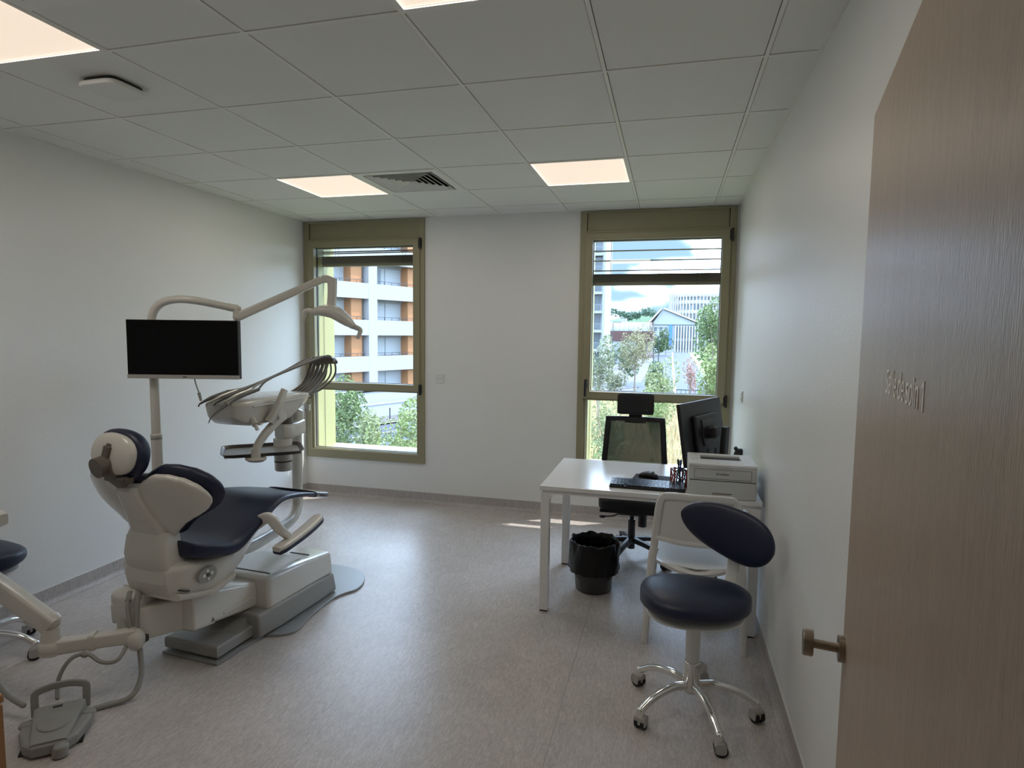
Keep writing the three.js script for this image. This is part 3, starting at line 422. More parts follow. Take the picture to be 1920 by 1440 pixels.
{ const t = thing('patient_monitor', 'black flat patient monitor hung on the white pole beside the wall', 'monitor', [-0.885, 1.355, 2.385], 0.255);
  obj('screen_case', box(-0.281, 0.281, 0, 0.296, -0.035, 0, 0.004), M.black, t); obj('screen_panel', box(-0.277, 0.277, 0.022, 0.293, -0.001, 0.0012), M.screen, t); obj('chin', box(-0.281, 0.281, 0, 0.0195, -0.01, 0.0035, 0.001), M.castor, t).userData.label = 'grey lower edge';
  obj('bracket', [box(-0.2, -0.08, 0.09, 0.2, -0.075, -0.03, 0.004)], M.dental, t);
  obj('badge', box(0.0, 0.02, 0.007, 0.012, 0.003, 0.0045), M.seam, t);
  obj('cable', pipe([V(0.045, 0.006, -0.02), V(0.058, -0.03, -0.01), V(0.075, -0.075, -0.006)], 0.0035, { seg: 24 }), M.hose, t); obj('plug', sweep([V(0.073, -0.07, -0.006), V(0.083, -0.112, -0.006)], (u) => [0.008 - 0.003 * u, 0.006, 3], { seg: 4, n: 14, up: V(0, 0, 1) }), M.hose, t); }
// delivery unit
{ const o = V(-0.80, 0, 1.60), t = thing('delivery_unit', 'white dental delivery unit with a fan of hosed instruments on a pole', 'dental unit', o.toArray()), L = (x, y, z) => V(x, y, z).sub(o), LC = (s, h, w) => CW(s, h, w).sub(o);
  obj('pole', [sweep([LC(0.3, 0.445, -0.01), LC(0.45, 0.405, -0.035), LC(0.70, 0.39, -0.09), LC(0.88, 0.395, -0.13), LC(1.0, 0.41, -0.165), LC(1.065, 0.47, -0.19), LC(1.075, 0.58, -0.195), LC(1.075, 0.75, -0.195), LC(1.075, 1.03, -0.195)], (u) => [0.033, 0.033, 2], { seg: 60, n: 24, up: V(0.35, 0.1, 0.93) })], M.dental, t);
  const pt = CW(1.075, 0, -0.195).sub(o);
  obj('pole_head', [rod(V(pt.x, 1.0, pt.z), V(pt.x, 1.075, pt.z), 0.045, 28), sphere(0.045, pt.x, 1.075, pt.z, 1, 0.5, 1)], M.dental, t);
  const bx = L(-0.80, 0, 1.66);
  obj('brake_block', [sweep([V(pt.x + 0.01, 0.985, pt.z), V(bx.x, 0.985, bx.z), V(bx.x - 0.02, 0.985, bx.z + 0.05)], [0.052, 0.047, 5], { seg: 8, n: 28 })], M.dental, t);
  obj('brake_cylinder', lathe([[0, 0.74], [0.046, 0.74], [0.05, 0.748], [0.052, 0.795], [0.0505, 0.797], [0.0505, 0.803], [0.052, 0.805], [0.056, 0.94], [0, 0.94]], 32).translate(bx.x - 0.012, 0, bx.z + 0.03), M.dental, t);
  obj('brake_ring', lathe([[0.0508, 0.796], [0.0522, 0.796], [0.0522, 0.804], [0.0508, 0.804]], 32).translate(bx.x - 0.012, 0, bx.z + 0.03), M.seam, t);
  obj('swivel', [rod(V(bx.x - 0.005, 1.03, bx.z + 0.01), V(bx.x - 0.005, 1.10, bx.z + 0.01), 0.044, 28)], M.bronze, t);
  // console body: a shallow boat, its axis along the room
  const zf = 2.17, zr = 1.49, body = [[zf, 1.13, 1.2, 0.09], [zf - 0.012, 1.115, 1.212, 0.115], [zf - 0.06, 1.085, 1.218, 0.135], [zf - 0.13, 1.07, 1.222, 0.147], [zf - 0.45, 1.065, 1.225, 0.15], [zf - 0.55, 1.11, 1.222, 0.14], [zr + 0.03, 1.145, 1.215, 0.12], [zr, 1.16, 1.20, 0.09]];
  obj('console', rings(body.map(([z, y0, y1, w]) => Array.from({ length: 32 }, (_, j) => { const [a, b] = sup(j / 32 * Math.PI * 2, 1, 1, 6); const k = (b + 1) / 2; return L(-0.85 + a * (w * (0.8 + 0.2 * k)), y0 + (y1 - y0) * k, z); }))), M.dental, t);
  obj('console_lip', sweep([L(-0.70, 1.188, 2.10), L(-0.695, 1.19, 1.75), L(-0.71, 1.192, 1.55)], [0.004, 0.0035, 2], { seg: 10, n: 10 }), M.dental, t);
  obj('console_knob', [rod(L(-0.735, 1.115, 2.07), L(-0.70, 1.085, 2.085), 0.017, 20), rod(L(-0.70, 1.085, 2.085), L(-0.685, 1.06, 2.09), 0.01, 16), box(0.09, 0.105, 1.078, 0.09 + 1.0, 0.43, 0.45, 0.003)], M.dental, t);
  obj('grip', sweep([L(-0.70, 1.085, 1.965), L(-0.672, 1.17, 1.925), L(-0.655, 1.265, 1.885)], (u) => [0.02 - 0.006 * u, 0.031 - 0.011 * u, 4], { seg: 14, n: 24, up: V(0, 0, 1) }), M.dental, t);
  obj('grip_pivot', [rod(L(-0.75, 1.135, 1.90), L(-0.665, 1.125, 1.90), 0.029, 26)], M.dental, t);
  obj('tray_arm', sweep([L(-0.70, 1.105, 1.83), L(-0.705, 1.075, 1.90), L(-0.72, 1.02, 1.975), L(-0.735, 0.965, 2.02), L(-0.742, 0.925, 2.035)], (u) => [0.026 - 0.004 * u, 0.019, 3], { seg: 26, n: 22, up: V(1, 0, 0) }), M.dental, t);
  obj('tray_foot', [rod(L(-0.742, 0.945, 2.035), L(-0.742, 0.888, 2.035), 0.026, 24), lathe([[0, -0.018], [0.035, -0.016], [0.048, -0.006], [0.048, 0.006], [0, 0.008]], 32).scale(1.25, 1, 1).translate(-0.742 - o.x, 0.886, 2.035 - o.z)], M.dental, t);
  // instruments resting on the console, whip arms rising at the far end, hoses between them
  const inst = ['handpiece', 'handpiece', 'handpiece', 'handpiece', 'syringe'], tip = L(-0.86, 1.245, 1.40);
  const fan = [-0.075, -0.035, 0.005, 0.045, 0.085];
  fan.forEach((dx, i) => {
    const x = -0.85 + dx, zt = 2.235 - i * 0.012, y0 = 1.205 + i * 0.003;
    obj(inst[i], [sweep([L(x, y0 + 0.005, zt), L(x, y0 + 0.03, zt - 0.09), L(x, y0 + 0.052, zt - 0.22)], (u) => [0.005 + 0.005 * Math.min(1, u * 3), 0.005 + 0.005 * Math.min(1, u * 3), 2], { seg: 16, n: 14 }), rod(L(x, y0 + 0.006, zt), L(x + 0.002, y0 - 0.008, zt + 0.014), 0.004, 10)], i === 1 || i === 3 ? M.steel : M.darkHose, t);
  });
  // front dark probe with a bent end
  obj('probe', [sweep([L(-0.80, 1.205, 2.19), L(-0.79, 1.185, 2.25), L(-0.785, 1.155, 2.315), L(-0.785, 1.128, 2.335)], (u) => [0.011 - 0.0085 * u, 0.011 - 0.0085 * u, 2], { seg: 20, n: 14 })], M.darkHose, t);
  const whipBase = L(-0.86, 1.195, 1.50);
  fan.forEach((dx, i) => {
    const x = -0.86 + dx * 0.9, lift = i * 0.012;
    obj('whip_arm', sweep([L(x, 1.185 + lift * 0.3, 1.53), L(x + 0.006, 1.20 + lift * 0.3, 1.42), L(x + 0.014, 1.255 + lift, 1.30), L(x + 0.024, 1.345 + lift, 1.255), L(x + 0.03, 1.40 + lift * 0.6, 1.235)], (u) => [0.008, 0.0125 - 0.003 * u, 4], { seg: 26, n: 14 }), M.bronze, t);
    obj('hose', pipe([L(-0.85 + dx, 1.258 + i * 0.003, 2.02 - i * 0.012), L(x, 1.27 + lift, 1.85), L(x + 0.01, 1.335 + lift, 1.55), L(x + 0.024, 1.405 + lift * 0.5, 1.32), L(x + 0.03, 1.418 + lift * 0.3, 1.235), L(x + 0.03, 1.37, 1.17), L(x + 0.02, 1.27 + lift * 0.4, 1.175), L(x, 1.21, 1.31), L(x, 1.195, 1.52)], 0.0062, { seg: 90, n: 8 }), i % 2 ? M.hose : M.darkHose, t);
  });
  obj('whip_crown', [sweep([L(-0.80, 1.405, 1.27), L(-0.815, 1.41, 1.19), L(-0.82, 1.385, 1.12)], (u) => [0.085 - 0.03 * u, 0.024 - 0.012 * u, 4], { seg: 10, n: 20 })], M.bronze, t);
  obj('console_end', sweep([L(-0.85, 1.185, 1.53), L(-0.85, 1.18, 1.45)], (u) => [0.10 - 0.01 * u, 0.028 - 0.006 * u, 4], { seg: 4, n: 24 }), M.bronze, t);
  obj('cup_clip', [rod(L(-0.73, 1.10, 1.55), L(-0.73, 1.14, 1.55), 0.02, 16)], M.chrome, t);
}
{ // tray
  const t = thing('instrument_tray', 'shallow rectangular metal instrument tray below the dental delivery unit', 'tray', [-0.81, 0.894, 1.885], 0.68 + Math.PI);
  const w = 0.215, d = 0.16;
  obj('tray_floor', box(-w + 0.012, w - 0.012, 0, 0.003, -d + 0.012, d - 0.012), M.castor, t);
  const rim = (a) => { const q = []; for (let i = 0; i < 48; i++) q.push(sup(i / 48 * Math.PI * 2, w + a, d + a, 8)); return q; };
  const ringAt = (a, y) => rim(a).map(([x, z]) => V(x, y, z));
  obj('tray_rim', rings([ringAt(-0.012, 0), ringAt(0, 0.02), ringAt(0.008, 0.021), ringAt(0.008, 0.019), ringAt(0.002, 0.018), ringAt(-0.010, -0.001), ringAt(-0.012, 0)], false), M.bronze, t);
}

// ------------------------------------------------------------------ desk corner
{ const t = thing('desk', 'plain white office desk with square legs under the right window', 'desk', [1.3875, 0, 1.195]);
  const X0 = -0.5925, X1 = 0.5925, Z0 = -0.405, Z1 = 0.405;
  obj('desktop', box(X0, X1, 0.718, 0.742, Z0, Z1, 0.003), M.desk, t);
  for (const [x, z] of [[X0 + 0.03, Z1 - 0.035], [X0 + 0.03, Z0 + 0.035], [X1 - 0.03, Z1 - 0.035], [X1 - 0.03, Z0 + 0.035]]) { const l = obj('leg', [box(x - 0.025, x + 0.025, 0.008, 0.70, z - 0.025, z + 0.025, 0.004), slab(x < 0 ? [[0, 0], [0, -0.05], [0.012, -0.018], [0.045, 0]] : [[0, 0], [-0.045, 0], [-0.012, -0.018], [0, -0.05]], 0.046).translate(x + (x < 0 ? 0.024 : -0.024), 0.70, z - 0.023)], M.desk, t); obj('rubber_foot', box(x - 0.022, x + 0.022, 0, 0.009, z - 0.022, z + 0.022), M.seal, l); }
  obj('underframe', [box(X0 + 0.02, X1 - 0.02, 0.695, 0.718, Z1 - 0.055, Z1 - 0.015), box(X0 + 0.02, X1 - 0.02, 0.695, 0.718, Z0 + 0.015, Z0 + 0.055), box(X0 + 0.012, X0 + 0.052, 0.695, 0.718, Z0 + 0.02, Z1 - 0.02), box(X1 - 0.052, X1 - 0.012, 0.695, 0.718, Z0 + 0.02, Z1 - 0.02)], M.desk, t);
}
const DY = 0.742;
{ const t = thing('printer', 'light grey laser printer on the desk corner by the wall', 'printer', [1.777, DY, 1.425]);
  const a = -0.1725, b = 0.1725;
  obj('lower_case', box(a, b, 0, 0.094, -0.135, 0.17, 0.008), M.printer, t); obj('upper_case', box(a, b, 0.096, 0.168, -0.135, 0.17, 0.008), M.printer, t);
  obj('top_cover', [box(a, b, 0.166, 0.186, -0.135, -0.085, 0.006), box(a, -0.105, 0.166, 0.186, -0.09, 0.17, 0.006), box(0.105, b, 0.166, 0.186, -0.09, 0.17, 0.006), box(-0.11, 0.11, 0.166, 0.184, 0.03, 0.17, 0.006)], M.printerTop, t);
  obj('output_slot', box(-0.107, 0.107, 0.168, 0.172, -0.09, 0.035), M.black, t);
  const p = obj('front_flap', box(-0.142, 0.142, 0.108, 0.156, 0.166, 0.1725, 0.002), M.printer, t); obj('flap_gap', [box(-0.144, 0.144, 0.106, 0.1075, 0.1685, 0.1708), box(-0.144, 0.144, 0.1565, 0.158, 0.1685, 0.1708), box(-0.144, -0.1425, 0.106, 0.158, 0.1685, 0.1708), box(0.1425, 0.144, 0.106, 0.158, 0.1685, 0.1708)], M.seam, t);
  const tx = text('brother', 0.0125, 0.0004, boldFont); tx.computeBoundingBox(); obj('lettering', tx.translate(-tx.boundingBox.max.x / 2, 0.128, 0.1726), M.ink, p);
  obj('flap_grip', box(-0.05, 0.05, 0.155, 0.164, 0.167, 0.176, 0.003), M.castor, t); obj('tray_grip', [box(-0.048, 0.048, 0.008, 0.026, 0.166, 0.1712, 0.003)], M.castor, t); obj('tray_recess', box(-0.05, 0.05, 0.027, 0.031, 0.1695, 0.1706), M.seam, t);
  obj('case_gap', box(a + 0.004, b - 0.004, 0.0935, 0.0965, -0.131, 0.1665), M.seam, t);
  obj('top_mark', [box(-0.155, -0.12, 0.1858, 0.1863, 0.04, 0.043), box(-0.03, -0.015, 0.1838, 0.1843, 0.13, 0.134), box(0.02, 0.035, 0.1838, 0.1843, 0.13, 0.134)], M.seam, t);
}
{ // computer monitor seen from behind
  const A = V(1.585, 0, 1.28), B = V(1.85, 0, 0.72), c = A.clone().add(B).multiplyScalar(0.5), d = B.clone().sub(A), W = d.length(), turn = Math.atan2(-d.z, d.x); // local x from the near to the far edge, local -z towards the sitter... back looks along +(cos, sin)
  const t = thing('computer_monitor', 'black computer monitor turned away from the camera behind the printer', 'monitor', [c.x, DY, c.z], turn + Math.PI);
  const tl = (g) => turned(g, 0.16, 0, 0).translate(0, 0.085, 0); // tipped back
  const h = 0.375;
  obj('case', tl(box(-W / 2, W / 2, 0, h, -0.022, 0, 0.004)), M.black, t); obj('screen', tl(box(-W / 2 + 0.008, W / 2 - 0.008, 0.02, h - 0.008, -0.001, 0.0015)), M.screen, t);
  obj('back_hump', tl(merge([box(-0.17, 0.17, 0.05, 0.29, -0.05, -0.02, 0.014), box(-0.10, 0.10, 0.10, 0.26, -0.058, -0.045, 0.006)])), M.black, t);
  obj('port_slot', tl(merge([box(-0.09, -0.06, 0.03, 0.07, -0.053, -0.048), box(0.03, 0.06, 0.03, 0.08, -0.053, -0.048)])), M.seal, t);
  obj('neck', [tl(box(-0.05, 0.05, 0.14, 0.21, -0.11, -0.045, 0.012)), sweep([V(0, 0.012, -0.115), V(0, 0.31, -0.125)], [0.036, 0.017, 5], { seg: 2, n: 24, up: V(0, 0, 1) })], M.black, t);
  obj('foot', box(-0.12, 0.12, 0, 0.014, -0.19, 0.05, 0.006), M.black, t);
}
{ const t = thing('keyboard', 'black computer keyboard lying on the desk in front of the mouse pad', 'keyboard', [1.387, DY, 1.458], -0.02);
  obj('keyboard_case', [sweep([V(0, 0.007, 0.068), V(0, 0.017, -0.068)], [0.207, 0.0072, 7], { seg: 2, n: 40 })], M.black, t);
  const K = []; for (let r = 0; r < 6; r++) for (let i = 0; i < 20; i++) { if (r === 5 && i > 3 && i < 8) continue; const x = -0.194 + i * 0.0204, z = -0.056 + r * 0.0215, y = 0.0235 - r * 0.0016; K.push(box(x - 0.0088, x + 0.0088, y, y + 0.007, z - 0.0088, z + 0.0088)); }
  K.push(box(-0.112, -0.034, 0.0155, 0.0225, 0.0427, 0.0603));
  const k = obj('keys', K, std({ color: lin(0.03, 0.032, 0.036), roughness: 0.28 }), t); k.userData.kind = 'stuff';
}
{ const t = tag(obj('mouse_pad', turned(box(-0.11, 0.11, 0, 0.003, -0.085, 0.085, 0.001), 0, 0.2 - 0.32, 0).translate(1.408, DY, 1.232), M.softBlack), 'dark rectangular mouse pad on the desk', 'mouse pad'); }
{ const t = thing('computer_mouse', 'black computer mouse on the dark mouse pad', 'mouse', [1.385, DY + 0.003, 1.215], 1.2);
  obj('mouse_body', rings([[-0.06, 0.006, 0.012], [-0.056, 0.017, 0.022], [-0.03, 0.031, 0.031], [0.0, 0.037, 0.033], [0.03, 0.031, 0.031], [0.052, 0.02, 0.026], [0.06, 0.008, 0.016]].map(([z, h, w]) => Array.from({ length: 24 }, (_, j) => { const [x, y] = sup(j / 24 * Math.PI * 2, w, 1, 2.6); return V(x, (y + 1) / 2 * h, z); }))), M.black, t); obj('scroll_wheel', rod(V(-0.004, 0.033, 0.03), V(0.004, 0.033, 0.03), 0.008, 16), M.castor, t); }
{ const t = thing('pen_holder', 'small dark red lattice pen holder beside the printer', 'pen holder', [1.558, DY, 1.372], 0.3), r = 0.034, h = 0.10;
  for (const [x, z] of [[-r, -r], [r, -r], [r, r], [-r, r]]) obj('corner_post', box(x - 0.004, x + 0.004, 0, h + (x < 0 && z > 0 ? 0.02 : 0), z - 0.004, z + 0.004, 0.001), M.red, t);
  obj('cup_floor', box(-r, r, 0, 0.005, -r, r), M.red, t);
  for (let k = 0; k < 4; k++) { const X = (g) => turned(g, 0, k * Math.PI / 2, 0); obj('lattice', [X(rod(V(-r, 0.004, r), V(r, h, r), 0.003, 8)), X(rod(V(r, 0.004, r), V(-r, h, r), 0.003, 8)), X(box(-r, r, 0.012, 0.02, r - 0.002, r + 0.002)), X(box(-r, r, h - 0.007, h, r - 0.002, r + 0.002))], k === 3 ? M.red : M.ink, t); } }
[['blue', M.blue, 0.004, -0.006, 0.14, 0.05], ['black', M.black, 0.014, 0.012, 0.145, -0.14], ['grey', M.castor, -0.014, 0.006, 0.138, 0.12]].forEach(([c, m, dx, dz, len, lean]) => { const p = thing('pen', c + ' pen standing in the dark red pen holder', 'pen', [1.558 + dx, DY + 0.008, 1.372 + dz], 0, 'pens in the holder'); obj('barrel', rod(V(0, 0, 0), V(lean * len, len, -0.01), 0.0045, 12), m, p); obj('cap', rod(V(lean * len * 0.82, len * 0.82, -0.0082), V(lean * len * 1.02, len * 1.02, -0.0102), 0.0055, 12), m, p); });
{ const t = thing('wall_plug', 'small black plug in the side wall behind the printer', 'plug', [XR, 0.80, 0.52]);
  obj('plug_body', [turned(box(-0.02, 0.02, -0.028, 0.028, -0.05, 0, 0.006), 0, -Math.PI / 2, 0), sphere(0.014, -0.045, 0.03, 0.01)].map((g) => g.translate(-0.0, 0, 0)).map((g) => { g.computeBoundingBox(); return g.translate(-Math.max(0, g.boundingBox.max.x), 0, 0); }), M.black, t);
  obj('cord', pipe([V(-0.05, 0, 0), V(-0.06, -0.06, 0.02), V(-0.035, -0.2, 0.05), V(-0.03, -0.4, 0.1)], 0.004), M.black, t); }
tag(obj('desk_cable', [pipe([V(1.90, 0.69, 1.20), V(1.885, 0.60, 1.23), V(1.91, 0.5, 1.20), V(1.885, 0.40, 1.24), V(1.90, 0.28, 1.22), V(1.885, 0.12, 1.26), V(1.90, 0.006, 1.24)], 0.006), pipe([V(1.93, 0.69, 1.17), V(1.90, 0.62, 1.24), V(1.925, 0.52, 1.20), V(1.90, 0.42, 1.21), V(1.915, 0.25, 1.25), V(1.895, 0.1, 1.23), V(1.91, 0.006, 1.20)], 0.005)], M.black), 'black cables hanging under the desk beside the wall', 'cable');
{ const t = thing('computer_tower', 'small black computer case standing under the desk behind the white chair', 'computer', [1.74, 0, 1.12]);
  obj('case', box(-0.06, 0.06, 0.01, 0.30, -0.14, 0.14, 0.008), std({ color: lin(0.03, 0.036, 0.05), roughness: 0.4 }), t); obj('front_panel', box(-0.05, 0.05, 0.03, 0.285, 0.139, 0.143, 0.002), M.black, t); obj('case_foot', box(-0.05, 0.05, 0, 0.012, -0.12, 0.12), M.seal, t); }

// office chair behind the desk, facing the camera
{ const t = thing('office_chair', 'black mesh-back office chair with headrest behind the desk', 'chair', [1.26, 0, 0.56], 0.03);
  for (let k = 0; k < 5; k++) { const a = (k / 5) * Math.PI * 2 + 0.66, c = Math.cos(a), s = Math.sin(a); const l = obj('base_leg', sweep([V(0.02 * c, 0.13, 0.02 * s), V(0.16 * c, 0.115, 0.16 * s), V(0.315 * c, 0.075, 0.315 * s)], (u) => [0.024 - 0.009 * u, 0.02 - 0.009 * u, 3.4], { seg: 10, n: 16 }), M.black, t);
    obj('castor', [rod(V(0.31 * c - 0.013 * s - 0.02 * s, 0.027, 0.31 * s + 0.033 * c), V(0.31 * c - 0.011 * s, 0.027, 0.31 * s + 0.011 * c), 0.027, 18), rod(V(0.31 * c + 0.033 * s, 0.027, 0.31 * s - 0.033 * c), V(0.31 * c + 0.011 * s, 0.027, 0.31 * s - 0.011 * c), 0.027, 18), rod(V(0.31 * c, 0.03, 0.31 * s), V(0.31 * c, 0.085, 0.31 * s), 0.011, 12)], M.black, l); }
  obj('gas_lift', [rod(V(0, 0.065, 0), V(0, 0.28, 0), 0.026, 22), rod(V(0, 0.28, 0), V(0, 0.36, 0), 0.016, 18)], M.black, t);
  obj('mechanism', [box(-0.10, 0.10, 0.335, 0.385, -0.11, 0.12, 0.012), rod(V(0.075, 0.24, 0.03), V(0.075, 0.36, 0.03), 0.03, 18)], M.black, t);
  obj('lever', [pipe([V(-0.07, 0.355, 0.06), V(-0.10, 0.33, 0.075), V(-0.13, 0.315, 0.08), V(-0.19, 0.308, 0.085)], 0.005), sphere(0.014, -0.205, 0.306, 0.087, 1.6, 0.8, 0.8)], M.black, t);
  obj('seat', rings([[-0.24, 0.40, 0.445, 0.19], [-0.23, 0.385, 0.47, 0.215], [-0.12, 0.375, 0.485, 0.235], [0.08, 0.375, 0.487, 0.235], [0.2, 0.385, 0.482, 0.225], [0.245, 0.40, 0.465, 0.2], [0.25, 0.42, 0.45, 0.17]].map(([z, y0, y1, w]) => Array.from({ length: 32 }, (_, j) => { const [x, y] = sup(j / 32 * Math.PI * 2, w, 1, 4); return V(x, y0 + (y1 - y0) * (y + 1) / 2, z); }))), M.softBlack, t);
  obj('seat_pan', box(-0.22, 0.22, 0.368, 0.392, -0.2, 0.2, 0.012), M.black, t);
  const wB = 0.225, wT = 0.195, yb = 0.60, yt = 0.995, zb = -0.20, ztp = -0.16, E = (x, y) => V(x, y, zb + (ztp - zb) * ((y - yb) / (yt - yb)) - 0.035 * (1 - (x / 0.23) ** 2));
  const side = (s) => sweep([E(s * wB, yb), E(s * (wB * 0.6 + wT * 0.4), yb + 0.16), E(s * wT, yt - 0.012)], [0.021, 0.013, 4], { seg: 12, n: 18, up: V(0, 0, 1) });
  const bar = (y, w, hh) => sweep([E(-w, y), E(-w / 2, y), E(0, y), E(w / 2, y), E(w, y)], [0.012, hh, 4], { seg: 14, n: 16 });
  obj('back_frame', [side(-1), side(1), bar(yt - 0.014, wT + 0.018, 0.018), bar(yb, wB + 0.018, 0.02)], M.black, t);
  { const R = [], n = 9; const P = [], I = []; for (let j = 0; j <= 8; j++) for (let i = 0; i <= n; i++) { const v = j / 8, y = yb + 0.01 + v * (yt - yb - 0.03), w = wB + (wT - wB) * v - 0.008; const p = E(-w + 2 * w * i / n, y); P.push(p.x, p.y, p.z); } for (let j = 0; j < 8; j++) for (let i = 0; i < n; i++) { const a = j * (n + 1) + i, b = a + 1, c = a + n + 1, d = c + 1; I.push(a, b, d, a, d, c); } const g = new THREE.BufferGeometry(); g.setAttribute('position', new THREE.Float32BufferAttribute(P, 3)); g.setIndex(I); g.computeVertexNormals(); const mm = M.mesh.clone(); mm.side = THREE.DoubleSide; obj('back_mesh', tidy(g), mm, t); }
  obj('back_spine', sweep([V(0, 0.365, -0.09), V(0, 0.38, -0.22), V(0, 0.5, -0.275), V(0, 0.62, -0.262)], [0.035, 0.014, 4], { seg: 20, n: 18, up: V(1, 0, 0.01) }), M.black, t);
  obj('headrest_stem', [sweep([V(0, 0.95, -0.215), V(0, 1.0, -0.215), V(0, 1.05, -0.205)], [0.048, 0.012, 4], { seg: 6, n: 18, up: V(0, 0, 1) }), sweep([E(-0.075, 0.972), E(0, 0.968), E(0.075, 0.972)].map((p) => p.add(V(0, 0, 0.012))), [0.01, 0.018, 4], { seg: 6, n: 14 })], M.black, t);
  obj('headrest', rings([-1, -0.97, -0.8, -0.4, 0, 0.4, 0.8, 0.97, 1].map((u) => Array.from({ length: 28 }, (_, j) => { const k = Math.abs(u) > 0.99 ? 0.72 : Math.abs(u) > 0.9 ? 0.93 : 1, [y, z] = sup(j / 28 * Math.PI * 2, 0.079 * k, 0.026 * k, 4); return V(u * 0.132, 1.095 + y, -0.185 + z + 0.028 * u * u); }))), M.softBlack, t);
}
// white plastic visitor chair, its back to the camera
{ const t = thing('visitor_chair', 'white moulded plastic chair pushed up to the desk', 'chair', [1.652, 0, 1.60]);
  for (const s of [-1, 1]) { obj('leg', sweep([V(s * 0.246, 0, 0.185), V(s * 0.222, 0.42, 0.135), V(s * 0.208, 0.5, 0.135)], (u) => [0.0165 + 0.006 * u, 0.016 + 0.006 * u, 3], { seg: 12, n: 18, up: V(0, 0, 1) }), M.white, t); obj('leg', sweep([V(s * 0.235, 0, -0.23), V(s * 0.21, 0.42, -0.19)], (u) => [0.0165 + 0.006 * u, 0.016 + 0.006 * u, 3], { seg: 6, n: 18, up: V(0, 0, 1) }), M.white, t); }
  obj('seat', rings([[-0.25, 0.415, 0.425, 0.19], [-0.235, 0.412, 0.437, 0.215], [-0.1, 0.405, 0.43, 0.228], [0.1, 0.40, 0.424, 0.215], [0.145, 0.402, 0.426, 0.2], [0.16, 0.407, 0.42, 0.18]].map(([z, y0, y1, w]) => Array.from({ length: 32 }, (_, j) => { const [x, y] = sup(j / 32 * Math.PI * 2, 1, 1, 4), k = (y + 1) / 2; return V(x * w, y0 + (y1 - y0) * k + 0.016 * x * x - (0.03 * Math.max(0, z) / 0.16) * (1 - x * x), z + 0.03 * (1 - x * x) * (z > 0 ? 1 : 0)); }))), M.white, t);
  // back: frame with a rounded top and a thin inner panel, waist narrower than the shoulders
  const zy = (y) => 0.135 + (y - 0.48) * 0.10, bw = (y) => 0.215 - (y - 0.48) * 0.09;
  const side = (s) => [V(s * bw(0.46), 0.46, zy(0.46)), V(s * bw(0.6), 0.6, zy(0.6)), V(s * bw(0.72), 0.72, zy(0.72) + 0.004)];
  obj('back_frame', [sweep([...side(-1), V(-0.178, 0.768, zy(0.77)), V(-0.145, 0.785, zy(0.78) + 0.008), V(0, 0.788, zy(0.79) + 0.025), V(0.145, 0.785, zy(0.78) + 0.008), V(0.178, 0.768, zy(0.77)), ...side(1).reverse()], [0.019, 0.0125, 3.5], { seg: 90, n: 16, up: V(0, 0.0, 1) }), sweep([V(-0.205, 0.555, zy(0.555)), V(-0.1, 0.545, zy(0.55) + 0.025), V(0, 0.542, zy(0.55) + 0.032), V(0.1, 0.545, zy(0.55) + 0.025), V(0.205, 0.555, zy(0.555))], [0.013, 0.0125, 3.5], { seg: 20, n: 14 })], M.white, t);
  { const P = [], I = [], n = 14, m = 8; for (let j = 0; j <= m; j++) for (let i = 0; i <= n; i++) { const y = 0.545 + (0.78 - 0.545) * j / m, w = bw(y) - 0.008 - (j === m ? 0.025 : 0), u = -1 + 2 * i / n; P.push(u * w, y, zy(y) + 0.028 * (1 - u * u)); } for (let j = 0; j < m; j++) for (let i = 0; i < n; i++) { const a = j * (n + 1) + i; I.push(a, a + 1, a + n + 2, a, a + n + 2, a + n + 1); }
    const N = P.length / 3; for (let k = 0; k < N; k++) P.push(P[3 * k], P[3 * k + 1], P[3 * k + 2] - 0.008); const c = I.length; for (let k = 0; k < c; k += 3) I.push(I[k] + N, I[k + 2] + N, I[k + 1] + N); const g = new THREE.BufferGeometry(); g.setAttribute('position', new THREE.Float32BufferAttribute(P, 3)); g.setIndex(I); g.computeVertexNormals(); obj('back_panel', tidy(g), M.white, t); }
}
